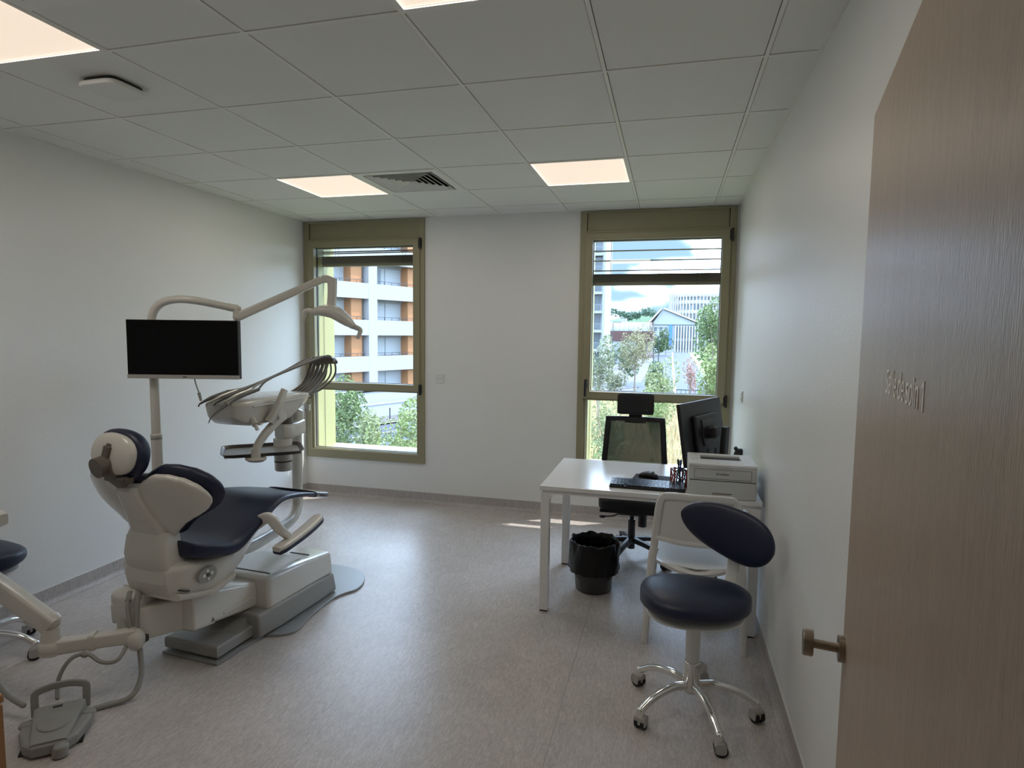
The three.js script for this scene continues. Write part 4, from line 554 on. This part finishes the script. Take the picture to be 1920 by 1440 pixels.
// saddle stools
function makeStool(label, pos, turn, group) {
  const t = thing('dental_stool', label, 'stool', pos, turn, group);
  for (let k = 0; k < 5; k++) { const a = (k / 5) * Math.PI * 2, c = Math.cos(a), s = Math.sin(a); const l = obj('base_leg', sweep([V(0.03 * c, 0.128, 0.03 * s), V(0.10 * c, 0.136, 0.10 * s), V(0.19 * c, 0.118, 0.19 * s), V(0.262 * c, 0.076, 0.262 * s)], (u) => [0.0165 - 0.002 * u, 0.0165 - 0.003 * u, 2.4], { seg: 22, n: 18 }), M.chrome, t);
    obj('leg_tip', [sphere(0.0165, 0.262 * c, 0.076, 0.262 * s), rod(V(0.262 * c, 0.05, 0.262 * s), V(0.262 * c, 0.074, 0.262 * s), 0.016, 18)], M.chrome, l);
    const R = (x, y, z) => V(0.262 * c, 0, 0.262 * s).add(V(x, y, z).applyAxisAngle(V(0, 1, 0), 0.5 + k * 1.1));
    const w = obj('castor', [rod(R(-0.021, 0.026, 0.008), R(-0.006, 0.026, 0.008), 0.026, 22), rod(R(0.006, 0.026, 0.008), R(0.021, 0.026, 0.008), 0.026, 22)], M.softBlack, l);
    obj('castor_hood', sweep([R(-0.023, 0.034, 0.006), R(0.023, 0.034, 0.006)], [0.022, 0.021, 3.5], { seg: 2, n: 20, up: V(0, 1, 0) }), M.castor, l); }
  obj('hub', lathe([[0, 0.095], [0.03, 0.097], [0.036, 0.11], [0.036, 0.14], [0.034, 0.155], [0.034, 0.225], [0.031, 0.232], [0, 0.232]], 32), M.chrome, t);
  obj('column', lathe([[0, 0.23], [0.029, 0.23], [0.0305, 0.40], [0.036, 0.435], [0, 0.43]], 32), M.white, t);
  const saddle = (o0, y0, y1, e, dip) => { const R = []; for (let i = 0; i <= 28; i++) { const u = -Math.cos(i / 28 * Math.PI), k = Math.max(0.04, Math.sqrt(Math.max(0, 1 - Math.abs(u) ** 2.6))), x = u * (0.225 + o0); R.push(Array.from({ length: 32 }, (_, j) => { const [z, y] = sup(j / 32 * Math.PI * 2, (0.188 + o0) * k * (1 - 0.10 * u), 1, e), kk = (y + 1) / 2; const h = (y1 - y0) * (0.35 + 0.65 * k); return V(x, y0 + (y1 - y0 - h) * 0.4 + h * kk + dip * (u * u * 0.3 - 0.15) * kk - 0.02 * (z / 0.19) ** 2 * (kk - 0.3), z); })); } return rings(R); };
  obj('seat_cushion', saddle(0, 0.452, 0.572, 2.7, 0.03), M.navy, t);
  obj('seat_shell', saddle(-0.025, 0.428, 0.462, 2.6, 0), M.white, t);
  return t;
}
{ const t = makeStool('dark blue dental stool with oval backrest on a chrome star base', [1.622, 0, 2.337], 0.06);
  // backrest arm and pad, placed in the room and brought into the stool's frame
  const inv = new THREE.Matrix4().compose(t.position, new THREE.Quaternion().setFromAxisAngle(V(0, 1, 0), 0.06), V(1, 1, 1)).invert(), W = (x, y, z) => V(x, y, z).applyMatrix4(inv);
  obj('back_arm', sweep([W(1.66, 0.44, 2.27), W(1.745, 0.445, 2.16), W(1.785, 0.49, 2.105), W(1.80, 0.60, 2.085), W(1.80, 0.70, 2.085)], (u) => [0.03, 0.011, 4], { seg: 36, n: 20, up: W(0.55, 0, -0.8).sub(W(0, 0, 0)) }), M.white, t);
  const R = []; const c = V(1.765, 0.735, 2.115), ex = V(0.86, -0.23, 0.45).normalize(), n = V(-0.5, 0.1, 0.86), ey = n.clone().cross(ex).normalize(), ez = ex.clone().cross(ey).normalize();
  for (let i = 0; i <= 30; i++) { const u = -Math.cos(i / 30 * Math.PI), k = Math.max(0.03, Math.sqrt(1 - Math.min(1, Math.abs(u) ** 2.5))); R.push(Array.from({ length: 30 }, (_, j) => { const [y, z] = sup(j / 30 * Math.PI * 2, 0.112 * k * (1 + 0.16 * u), 0.03 * (0.4 + 0.6 * k), 2.6); const p = c.clone().addScaledVector(ex, u * 0.215).addScaledVector(ey, y).addScaledVector(ez, z + 0.03 * u * u); return W(p.x, p.y, p.z); })); }
  obj('backrest', rings(R), M.navy, t);
}
makeStool('dark blue dental stool half hidden behind the assistant arm at the left edge', [-1.69, 0, 2.86], -0.25 + Math.PI);
// waste bin with its liner
{ const t = thing('waste_bin', 'round dark waste bin under the desk', 'bin', [1.066, 0, 1.185]);
  obj('bin_body', lathe([[0, 0.0], [0.105, 0.0], [0.112, 0.006], [0.118, 0.06], [0.142, 0.305], [0.146, 0.308], [0.146, 0.302], [0.139, 0.3], [0.114, 0.01], [0, 0.008]], 48), M.smoke, t);
  const lin2 = tag(new THREE.Group(), 'shiny black bin liner folded over the rim of the waste bin', 'bin liner'); lin2.name = 'bin_liner'; lin2.position.copy(t.position); scene.add(lin2);
  reseed(91); const ph = Array.from({ length: 9 }, () => rnd() * 6.28), wob = (a, y) => 0.004 * Math.sin(7 * a + ph[0] + y * 20) + 0.003 * Math.sin(13 * a + ph[1] - y * 31) + 0.0022 * Math.sin(23 * a + ph[2] + y * 50);
  const prof = [[0.150, 0.125, 0.6], [0.159, 0.13, 1.1], [0.157, 0.2, 1], [0.155, 0.26, 1], [0.154, 0.305, 1.1], [0.150, 0.318, 1.2], [0.142, 0.317, 1.0], [0.132, 0.28, 1], [0.122, 0.18, 1], [0.105, 0.05, 1], [0.03, 0.03, 0.5]];
  obj('liner_skin', rings(prof.map(([r, y, k]) => Array.from({ length: 80 }, (_, j) => { const a = j / 80 * Math.PI * 2, rr = r + wob(a, y) * k; return V(rr * Math.cos(a), y + (y > 0.3 || y < 0.14 ? wob(a + 1, y) * 0.9 : 0), rr * Math.sin(a)); })), false), (() => { const m = M.bag.clone(); m.side = THREE.DoubleSide; return m; })(), lin2);
}
// wooden cabinet just inside the near wall, mostly out of the frame
{ const t = thing('wooden_cabinet', 'light brown wooden cabinet whose corner shows at the bottom left', 'cabinet', [-0.60, 0, 4.155]);
  obj('carcass', box(-0.55, 0.55, 0.08, 0.70, -0.27, 0.39, 0.002), M.cabinet, t); obj('plinth', box(-0.53, 0.53, 0, 0.08, -0.22, 0.39), M.softBlack, t); obj('worktop', box(-0.56, 0.555, 0.70, 0.72, -0.285, 0.39, 0.003), M.cabinet, t);
  for (const x of [-0.275, 0.275]) { const d = obj('cabinet_door', box(x - 0.27, x + 0.27, 0.09, 0.69, -0.288, -0.27, 0.002), M.cabinet, t); obj('handle', [rod(V(x + 0.2, 0.5, -0.31), V(x + 0.2, 0.62, -0.31), 0.005), rod(V(x + 0.2, 0.51, -0.31), V(x + 0.2, 0.51, -0.285), 0.004), rod(V(x + 0.2, 0.61, -0.31), V(x + 0.2, 0.61, -0.285), 0.004)], M.steel, d); } }
struct('trim_3', box(1.079, 1.082, -0.001, 0.0008, 0.9, ZF), std({ color: lin(0.34, 0.32, 0.30), roughness: 0.5 }));

//@@OUTSIDE
// ------------------------------------------------------------------ outside: ground, houses, plants
const sm = (a, b, x) => { const u = Math.min(1, Math.max(0, (x - a) / (b - a))); return u * u * (3 - 2 * u); };
const groundY = (x, z) => { const r = z > -16 ? -2.3 : z > -35 ? -2.3 - 0.9 * sm(-16, -35, z) : z > -60 ? -3.2 - 0.5 * sm(-35, -60, z) : -3.7 + 1.1 * sm(-60, -150, z); const l = -2.6 - 2.75 * sm(-9, -30, z); const k = sm(-4, -13, x); return r * (1 - k) + l * k; };
function terrain(x0, x1, z0, z1, nx, nzz, dy = 0, col) {
  const P = [], I = [], C = []; for (let j = 0; j <= nzz; j++) for (let i = 0; i <= nx; i++) { const x = x0 + (x1 - x0) * i / nx, z = z0 + (z1 - z0) * j / nzz; P.push(x, groundY(x, z) + dy, z); }
  for (let j = 0; j < nzz; j++) for (let i = 0; i < nx; i++) { const a = j * (nx + 1) + i; I.push(a, a + nx + 1, a + 1, a + 1, a + nx + 1, a + nx + 2); }
  const g = new THREE.BufferGeometry(); g.setAttribute('position', new THREE.Float32BufferAttribute(P, 3)); g.setIndex(I); g.computeVertexNormals(); if (g.attributes.normal.getY(0) < 0) { for (let k = 0; k < I.length; k += 3) { const t = I[k]; I[k] = I[k + 1]; I[k + 1] = t; } g.setIndex(I); g.computeVertexNormals(); } return uvBox(g, 0.25); }
const earthMap = texture(512, 512, (u, v) => { const k = (nB(u * 256, v * 256) * 0.5 + nA(u * 32, v * 32) * 0.5 - 0.5) * 60; return [90 + k, 92 + k * 0.95, 58 + k * 0.6]; });
const asphaltMap = texture(512, 512, (u, v) => { const k = (nB(u * 256, v * 256) * 0.7 + nA(u * 16, v * 16) * 0.4 - 0.55) * 40; return [68 + k * 0.5, 76 + k * 0.5, 88 + k * 0.5]; });
const O = {
  earth: std({ color: lin(1, 1, 1), map: earthMap, roughness: 0.95 }), asphalt: std({ color: lin(1, 1, 1), map: asphaltMap, roughness: 0.9 }),
  paving: std({ color: lin(0.10, 0.10, 0.105), roughness: 0.9 }), line: std({ color: lin(0.42, 0.42, 0.43), roughness: 0.8 }),
  render: std({ color: lin(0.26, 0.27, 0.28), roughness: 0.8 }), render2: std({ color: lin(0.27, 0.29, 0.31), roughness: 0.8 }), shutter: std({ color: lin(0.33, 0.36, 0.38), roughness: 0.6 }), ochre: std({ color: srgb(150, 104, 66), roughness: 0.7 }),
  dark: std({ color: lin(0.06, 0.07, 0.08), roughness: 0.4 }), iron: std({ color: lin(0.03, 0.035, 0.045), roughness: 0.5 }), brown: std({ color: srgb(80, 54, 52), roughness: 0.7 }), zinc: std({ color: lin(0.20, 0.225, 0.25), roughness: 0.4 }), sky: std({ color: srgb(60, 110, 190), roughness: 0.5 }),
  green: std({ color: srgb(98, 112, 70), roughness: 0.95 }), pane: std({ color: lin(0.10, 0.13, 0.15), roughness: 0.15 }), bark: std({ color: lin(0.20, 0.16, 0.12), roughness: 0.9 }),
};
scene.add((() => { const m = obj('ground', terrain(-160, 200, -420, ZB - WT - 0.05, 72, 90), O.earth); m.userData.kind = 'structure'; return m; })());
struct('road_far', terrain(-1.4, 5.6, -148, -49, 6, 40, 0.05), O.asphalt); struct('verge', terrain(-40, -1.5, -150, -51, 20, 40, 0.03), O.paving); struct('verge_right', terrain(5.7, 40, -150, -51, 20, 40, 0.03), O.green); struct('lane_line', terrain(1.9, 2.15, -148, -49, 1, 40, 0.08), O.line);
struct('road_cross', terrain(-30, 14, -50, -40, 30, 6, 0.06), O.asphalt);
{ // street before the apartment block, along its front
  const a = 22 * Math.PI / 180, u = V(Math.sin(a), 0, -Math.cos(a)), n = V(Math.cos(a), 0, Math.sin(a)), p0 = V(-21.376, 0, -38.98);
  const strip = (d0, d1, dy) => { const P = [], I = [], m = 40; for (let i = 0; i <= m; i++) for (const d of [d0, (d0 + d1) / 2, d1]) { const q = p0.clone().addScaledVector(u, -30 + 60 * i / m).addScaledVector(n, d); P.push(q.x, groundY(q.x, q.z) + dy, q.z); } for (let i = 0; i < m; i++) for (let k = 0; k < 2; k++) { const b = i * 3 + k; I.push(b, b + 1, b + 3, b + 1, b + 4, b + 3); } const g = new THREE.BufferGeometry(); g.setAttribute('position', new THREE.Float32BufferAttribute(P, 3)); g.setIndex(I); g.computeVertexNormals(); if (g.attributes.normal.getY(4) < 0) { for (let k = 0; k < I.length; k += 3) { const t = I[k]; I[k] = I[k + 1]; I[k + 1] = t; } g.setIndex(I); g.computeVertexNormals(); } return uvBox(g, 0.25); };
  struct('pavement', strip(0.6, 3.4, 0.16), O.paving); struct('street', strip(3.5, 12, 0.06), O.asphalt); struct('kerb', strip(3.3, 3.6, 0.18), O.line); struct('road_marking', strip(6.2, 6.4, 0.08), O.line);
  // the block
  const t = thing('apartment_block', 'white apartment block with recessed balconies and ochre partitions beyond the left window', 'building', [p0.x, 0, p0.z], 68 * Math.PI / 180);
  const bays = [-6.5, -0.55, 5.4, 11.35].map((b) => b), X0 = -18.4, X1 = 17.5;
  obj('rear_wall', box(X0, X1, -7, 13, -9, -1.3), O.render2, t);
  obj('base_wall', [box(X0, X1, -7.5, -3.05, -1.3, 0)], O.render, t);
  for (let k = -1; k < 5; k++) obj('parapet', box(X0, X1, k < 0 ? -3.1 : -0.35 + 2.85 * k - 1.2, -0.35 + 2.85 * k, -0.12, 0.06), k < 0 ? O.render : O.render, t);
  for (let k = -1; k < 4; k++) obj('balcony_slab', box(X0, X1, 1.33 + 2.85 * k, 1.5 + 2.85 * k, -1.4, 0), O.render, t);
  for (const b of [-18.35, -12.4, -6.45, -0.5, 5.45, 11.4]) {
    obj('pier', box(b, b + 0.86, -3.1, 13, -1.35, 0.07), O.render, t);
    for (let k = -1; k < 4; k++) { const y0 = -0.35 + 2.85 * k, y1 = 1.34 + 2.85 * k, x = b + 0.86;
      obj('shutter', box(x, x + 1.9, y0, y1, -1.32, -1.24), O.shutter, t); obj('shutter', box(x + 1.96, x + 3.7, y0, y1, -1.32, -1.22), O.shutter, t);
      obj('wood_partition', box(x + 3.7, x + 4.75, y0, y1, -1.3, -0.35), O.ochre, t);
      obj('shutter_case', box(x, x + 3.72, y1 - 0.24, y1, -1.32, -1.1), O.render, t);
      obj('railing', [box(x, x + 4.75, y0 + 0.22, y0 + 0.26, -0.05, -0.02), ...[0, 0.8, 1.6, 2.4, 3.2, 4.0, 4.7].map((dx) => box(x + dx, x + dx + 0.03, y0, y0 + 0.24, -0.05, -0.02))], O.iron, t);
    } }
  { const x = 0.36, y0 = 5.35, w = obj('window', box(x + 0.1, x + 1.5, y0, y0 + 1.4, -1.24, -1.18), O.render, t); obj('pane', box(x + 0.16, x + 0.55, y0 + 0.1, y0 + 1.35, -1.19, -1.17), O.pane, w); obj('pane', box(x + 0.66, x + 1.42, y0 + 0.1, y0 + 1.35, -1.19, -1.17), O.pane, w); }
  const wallB = thing('garden_wall', 'low pale retaining wall along the pavement before the apartment block', 'wall', [p0.x, 0, p0.z], 68 * Math.PI / 180); obj('wall_body', box(-16, 16, -6.6, -4.2, 0.35, 0.6), O.render2, wallB); obj('coping', box(-16, 16, -4.2, -4.1, 0.3, 0.65), O.render, wallB);
  const g0 = (d, e) => { const q = p0.clone().addScaledVector(u, d).addScaledVector(n, e); return [q.x, groundY(q.x, q.z) + 0.16, q.z]; };
  for (const [d, lab] of [[-1.1, 'thin dark bollard at the kerb, nearest the yellow window reveal'], [0.95, 'thin dark bollard at the kerb beside the crossed barrier']]) { const b = thing('bollard', lab, 'bollard', g0(d, 3.1), 0, 'kerb bollards'); obj('post', rod(V(0, 0, 0), V(0, 1.0, 0), 0.05, 14), O.iron, b); obj('cap', sphere(0.058, 0, 1.0, 0), O.iron, b); }
  const b = thing('street_barrier', 'dark crossed metal barrier on the pavement beyond the left window', 'barrier', g0(3.0, 3.1), 68 * Math.PI / 180); for (const x of [0, 1.5]) obj('post', rod(V(x, 0, 0), V(x, 1.1, 0), 0.045, 12), O.iron, b); obj('cross_bars', [rod(V(0, 0.2, 0), V(1.5, 0.95, 0), 0.02, 8), rod(V(0, 0.95, 0), V(1.5, 0.2, 0), 0.02, 8), rod(V(0, 1.0, 0), V(1.5, 1.0, 0), 0.025, 8)], O.iron, b);
}
{ // through the right window: block at the left edge
  const t = thing('apartment_tower', 'tall white block with a column of balconies at the left edge of the right window', 'building', [-8.2, 0, -86.5], 0);
  obj('side_wall', box(-9, 0.0, -5, 22, -10, -1.2), O.render, t); obj('corner_pier', [box(-0.36, 0.02, -5, 22, -1.2, 0), box(-9, -1.7, -5, 22, -1.2, 0)], O.render, t);
  for (let k = -1; k < 7; k++) { const y = -0.6 + 2.85 * k; obj('floor_slab', box(-1.7, -0.36, y - 0.4, y, -1.2, 0.05), O.render, t); obj('balcony_glass', box(-1.65, -0.66, y, y + 2.4, -1.22, -1.0), O.pane, t); obj('balcony_screen', box(-0.66, -0.36, y, y + 2.45, -0.9, -0.8), O.render2, t); obj('railing', [box(-1.7, -0.36, y + 0.9, y + 0.96, -0.05, 0), ...Array.from({ length: 9 }, (_, i) => box(-1.68 + i * 0.15, -1.64 + i * 0.15, y, y + 0.92, -0.05, 0))], O.zinc, t); }
}
{ const t = thing('market_hall', 'low hall with a grey metal roof, brown fascia and white wall', 'building', [-5.6, 0, -117]);
  obj('wall', box(-4.5, 2.5, -5, 0.4, -12, 0), O.render, t);
  obj('fascia', box(-4.6, 3.6, 0.3, 2.3, -12, 0.15), O.brown, t);
  for (let i = 0; i < 9; i++) { const x = -4.6 + i * 0.9; obj('roof_sheet', rings([[0, 2.3], [-0.25, 3.2], [-1.2, 3.9], [-3, 4.1], [-3, 2.3]].map(([z, y]) => [V(x, y, z), V(x + 0.86, y, z), V(x + 0.86, y - 0.08, z - 0.08), V(x, y - 0.08, z - 0.08)])), O.zinc, t); }
  for (let i = 0; i < 9; i++) obj('fin', box(1.3 + i * 0.3, 1.42 + i * 0.3, -5, i > 5 ? 4.2 : 0.4, 0.1, 0.5), O.brown, t);
  obj('roof_unit', box(-3.2, -1.7, 3.9, 4.9, -6, -4), O.render, t);
}
{ const t = thing('gabled_building', 'pale office building with shallow gabled roof and white fins behind the road', 'building', [2.5, 0, -151]);
  obj('body', box(-5.6, 5.8, -4, 4.3, -20, 0), O.render2, t);
  obj('roof_slope', turned(box(0, 4.75, 0, 0.35, -20, 1.0), 0, 0, Math.atan2(3.5, 3.1)).translate(-6.3, 4.5, 0), O.line, t); obj('roof_slope', turned(box(-10.1, 0, 0, 0.35, -20, 1.0), 0, 0, -Math.atan2(3.8, 9.3)).translate(6.4, 4.2, 0), O.line, t);
  obj('gable', slab([[-5.6, 4.2], [5.8, 4.2], [-3.1, 8.0]], 0.4), O.render2, t); obj('column', box(-1.5, -0.7, -1, 5, 0, 0.3), O.sky, t).userData.label = 'blue stripe';
  for (let i = 0; i < 9; i++) { const x = 0.0 + i * 0.66; obj('fin', box(x, x + 0.26, -3, 3.9, 0, 0.6), O.line, t); obj('window', box(x + 0.26, x + 0.66, 0.9, 3.7, 0, 0.1), O.pane, t); obj('window', box(x + 0.26, x + 0.66, -2, 0.2, 0, 0.1), O.pane, t); }
  for (const y of [-1.2, 0.6, 2.4]) for (const x of [-5.2, -3.9, -2.7]) { const w = obj('window', box(x, x + 0.95, y, y + 1.3, 0, 0.08), O.line, t); obj('pane', box(x + 0.1, x + 0.85, y + 0.1, y + 1.2, 0.06, 0.12), O.pane, w); }
}
{ const t = thing('round_building', 'round white tower block with fins and a crown of posts on the right', 'building', [11.5, 0, -240]), R = 10.6;
  obj('drum', lathe([[0, -3], [R - 0.5, -3], [R - 0.5, 17], [0, 17]], 48), O.render2, t);
  for (const y of [2.4, 6.0, 9.6, 13.2]) obj('ring_band', lathe([[R - 0.6, y], [R, y], [R, y + 1.3], [R - 0.6, y + 1.3]], 48), O.line, t);
  obj('parapet', lathe([[R - 0.6, 15.8], [R, 15.8], [R + 0.3, 17.4], [R - 0.6, 17.4]], 48), O.line, t);
  for (let i = 0; i < 56; i++) { const a = i / 56 * Math.PI * 2; if (Math.sin(a) < -0.2) continue; const c = Math.cos(a), s = Math.sin(a); const place = (g, r) => turned(g, 0, -a + Math.PI / 2, 0).translate(r * c, 0, r * s);
    obj('fin', place(box(-0.16, 0.16, -2, 18.2, 0, 0.5), R), O.line, t); for (const y of [3.9, 7.4, 11, 14.4]) if ((i * 7 + y * 3 | 0) % 4) obj('window', turned(box(0.35, 1.05, y, y + 1.7, 0, 0.12), 0, -a + Math.PI / 2, 0).translate((R - 0.42) * c, 0, (R - 0.42) * s), O.pane, t); } }
// plants: leaves of many small blades over a trunk
const leafMat = {};
function leaves(n, rx, ry, rz, size, sd, shape = 0) {
  reseed(sd); const P = [], I = []; const a = V(), b = V();
  const lobes = Array.from({ length: 9 }, () => [(rnd() - 0.5) * 1.3 * rx, (rnd() - 0.3) * 1.1 * ry, (rnd() - 0.5) * 1.3 * rz, 0.35 + rnd() * 0.3]);
  for (let i = 0; i < n; i++) { const L = lobes[i % 9]; let x, y, z; do { x = rnd() * 2 - 1; y = rnd() * 2 - 1; z = rnd() * 2 - 1; } while (x * x + y * y + z * z > 1);
    const k = 0.55 + 0.45 * rnd(), len = Math.hypot(x, y, z) + 1e-6; x = x / len * Math.cbrt(k); y = y / len * Math.cbrt(k); z = z / len * Math.cbrt(k);
    const cx = L[0] + x * L[3] * rx, cy = L[1] + y * L[3] * ry, cz = L[2] + z * L[3] * rz, s = size * (0.6 + 0.8 * rnd());
    a.set(rnd() - 0.5, rnd() - 0.5, rnd() - 0.5).normalize(); b.set(rnd() - 0.5, rnd() - 0.5, rnd() - 0.5).cross(a).normalize();
    const o = P.length / 3; P.push(cx - a.x * s, cy - a.y * s, cz - a.z * s, cx + b.x * s * 0.5, cy + b.y * s * 0.5, cz + b.z * s * 0.5, cx + a.x * s, cy + a.y * s, cz + a.z * s, cx - b.x * s * 0.5, cy - b.y * s * 0.5, cz - b.z * s * 0.5); I.push(o, o + 1, o + 2, o, o + 2, o + 3); }
  const g = new THREE.BufferGeometry(); g.setAttribute('position', new THREE.Float32BufferAttribute(P, 3)); g.setIndex(I); g.computeVertexNormals(); return tidy(g);
}
let plantNo = 0;
function plant(name, label, category, x, z, top, width, col, n, size, group, yb) {
  const gy = groundY(x, z), hgt = top - gy, t = thing(name, label, category, [x, gy, z], 0, group); plantNo++;
  const cr = Math.min(hgt * 0.46, yb ?? 99), cy = hgt - cr * 0.86;
  const key = col.join(); leafMat[key] ??= phy({ color: srgb(...col.map((v) => v * 0.72)), roughness: 0.75, side: THREE.DoubleSide, transmission: 0.25, thickness: 0 });
  const f = obj('foliage', leaves(n, width / 2, cr, width / 2, size, 400 + plantNo * 17).translate(0, cy, 0), leafMat[key], t); f.userData.kind = 'stuff';
  reseed(900 + plantNo); const st = [rod(V(0, -0.1, 0), V(0.03, cy, 0), 0.02 + hgt * 0.012, 8, 0.012 + hgt * 0.005)]; for (let k = 0; k < 5; k++) { const a = rnd() * 6.28, r = width * 0.28; st.push(rod(V(0, cy * (0.45 + 0.1 * k), 0), V(r * Math.cos(a), cy + cr * (rnd() - 0.2), r * Math.sin(a)), 0.01 + hgt * 0.004, 6, 0.006)); }
  obj('trunk', st, O.bark, t); return t;
}
const G1 = [136, 166, 96], G2 = [160, 182, 104], G3 = [104, 136, 84], G4 = [190, 186, 140], G5 = [214, 168, 150], G6 = [176, 190, 130];
plant('street_tree', 'loose olive-yellow tree before the market hall', 'tree', -1.55, -51, 2.15, 2.9, G4, 2600, 0.10);
plant('round_bush', 'dark green bush left of the olive-yellow tree', 'bush', -2.95, -57.5, 0.25, 2.6, G3, 1800, 0.10);
plant('young_tree', 'slim grey-green tree at the left edge of the right window', 'tree', -0.98, -17.05, 1.25, 0.95, [164, 178, 140], 1700, 0.05, undefined, 1.2);
plant('leafy_bush', 'light green bush in the middle of the right window above the desk chair', 'bush', 1.04, -21.7, 0.15, 1.55, G6, 2600, 0.06);
plant('leafy_bush', 'grey-green bush under the olive-yellow tree beyond the crossing', 'bush', -2.2, -38, -1.0, 1.5, [150, 160, 124], 1500, 0.07);
plant('leafy_bush', 'dark green bush at the left foot of the far road', 'bush', 0.2, -44, -0.9, 1.4, G3, 1500, 0.08);
plant('tall_tree', 'tall light green tree at the right edge of the right window', 'tree', 4.7, -45.3, 4.0, 3.0, G1, 3200, 0.12, undefined, 2.9);
plant('leafy_bush', 'yellow-green bush below the tall tree at the right edge', 'bush', 3.5, -26.4, 0.75, 1.5, G2, 2600, 0.07);
plant('flowering_shrub', 'small pinkish shrub beside the dark railing', 'shrub', 2.8, -36.6, -0.15, 0.85, G5, 900, 0.06);
plant('street_tree', 'dark green tree before the gabled building', 'tree', 0.6, -128, 2.0, 2.8, G3, 1200, 0.2);
plant('street_tree', 'dark green tree between the market hall and the gabled building', 'tree', -0.4, -104, 1.0, 2.2, G3, 1000, 0.2);
plant('low_shrub', 'green shrub seen low in the right window left of the chair back', 'shrub', -0.1, -10.9, -0.3, 0.9, G6, 3000, 0.033);
plant('low_shrub', 'green shrub seen low in the right window beside the chair headrest', 'shrub', 1.07, -15.4, -0.55, 1.0, G2, 2600, 0.036);
plant('low_shrub', 'leafy shrub at the lower left corner of the right window', 'shrub', 0.25, -7.2, -0.85, 0.8, G1, 2400, 0.032);
plant('leafy_tree', 'green tree beside the yellow reveal in the left window', 'tree', -6.85, -9.3, 0.25, 1.15, G1, 5200, 0.04, undefined, 1.4);
plant('leafy_bush', 'yellow-green bush low at the right in the left window', 'bush', -4.05, -6.9, -0.12, 1.5, G2, 5200, 0.034);
plant('leafy_bush', 'pale green bush low beside the yellow reveal in the left window', 'bush', -5.45, -8.1, -0.45, 0.7, G6, 2600, 0.036);
for (const [x, z, top, lab] of [[-5.4, -70.6, 3.1, 'tall thin lamp post before the brown market hall'], [-0.34, -66.9, 2.4, 'tall thin lamp post left of the far road'], [-0.19, -87.6, 1.35, 'farther thin lamp post left of the far road']]) { const gy = groundY(x, z), t = thing('lamp_post', lab, 'lamp post', [x, gy, z], 0, 'street lamp posts'); obj('post', rod(V(0, 0, 0), V(0, top - gy, 0), 0.07, 8, 0.045), O.iron, t); obj('arm', box(0, 1.0, top - gy - 0.05, top - gy + 0.02, -0.06, 0.06), O.iron, t); }
{ const x0 = 2.0, z0 = -38.8, gy = groundY(3, z0), t = thing('metal_railing', 'dark metal railing along the bend of the far road', 'railing', [x0, gy, z0]); for (const y of [0.25, 1.0]) obj('rail', box(0, 3.2, y, y + 0.06, -0.03, 0.03), O.iron, t); for (let i = 0; i <= 10; i++) obj('baluster', rod(V(i * 0.32, 0, 0), V(i * 0.32, 1.06, 0), 0.02, 6), O.iron, t); }
{ // wooded hill on the skyline
  const P = [], I = [], n = 60, m = 14; for (let j = 0; j <= m; j++) for (let i = 0; i <= n; i++) { const x = -220 + 440 * i / n, v = j / m; P.push(x, -4 + (17 + 3 * Math.sin(i * 0.5) + 2.4 * nA(i * 0.7 + 3, 1)) * Math.sin(v * Math.PI / 2), -400 - 60 * v); }
  for (let j = 0; j < m; j++) for (let i = 0; i < n; i++) { const a = j * (n + 1) + i; I.push(a, a + 1, a + n + 1, a + 1, a + n + 2, a + n + 1); }
  const g = new THREE.BufferGeometry(); g.setAttribute('position', new THREE.Float32BufferAttribute(P, 3)); g.setIndex(I); g.computeVertexNormals(); struct('hill', tidy(g), std({ color: srgb(66, 88, 66), roughness: 0.95, side: THREE.DoubleSide }));
  const L = []; reseed(61); for (let k = 0; k < 46; k++) { const x = -75 + k * 2.6 + rnd() * 2; L.push(leaves(160, 2.6 + rnd() * 1.5, 2.6 + rnd() * 1.2, 2.5, 0.7, 3000 + k).translate(x, 11.6 + 4 * nA(k * 0.22, 9) + rnd(), -412)); }
  const w = obj('woodland', L, (leafMat.w = phy({ color: srgb(78, 104, 84), roughness: 0.8, side: THREE.DoubleSide, transmission: 0.2, thickness: 0 }))); w.userData.kind = 'stuff'; tag(w, 'wooded skyline of green trees on the far hill', 'woods');
}
{ // dry grass on the slope below the windows
  const bl = new THREE.BufferGeometry(); bl.setAttribute('position', new THREE.Float32BufferAttribute([-0.006, 0, 0, 0.006, 0, 0, 0.02, 0.5, 0.03, 0, 0.26, 0.006], 3)); bl.setIndex([0, 1, 3, 1, 2, 3]); bl.computeVertexNormals(); tidy(bl);
  const N = 60000, im = new THREE.InstancedMesh(bl, phy({ color: lin(1, 1, 1), roughness: 0.85, side: THREE.DoubleSide, transmission: 0.2, thickness: 0 }), N); reseed(777); const m = new THREE.Matrix4(), q = new THREE.Quaternion(), c = new THREE.Color();
  for (let i = 0; i < N; i++) { const r = rnd(), z = -5 - 33 * Math.pow(r, 1.25), x = -3.5 + (rnd() * (9 + -z * 0.12)); q.setFromEuler(new THREE.Euler((rnd() - 0.5) * 0.9, rnd() * 6.28, (rnd() - 0.5) * 0.9)); const s = 0.7 + rnd() * 0.9; m.compose(V(x, groundY(x, z) - 0.02, z), q, V(s * 1.8, s, s * 1.8)); im.setMatrixAt(i, m); const g = rnd(); im.setColorAt(i, g > 0.86 ? c.setRGB(0.16, 0.21, 0.08) : c.setRGB(0.42 + 0.1 * rnd(), 0.33 + 0.08 * rnd(), 0.17 + 0.06 * rnd())); }
  im.name = 'dry_grass'; im.castShadow = im.receiveShadow = true; im.userData = { kind: 'stuff', label: 'tall golden dry grass on the slope outside the windows', category: 'grass' }; scene.add(im);
}
//@@END
renderer.render(scene, camera);
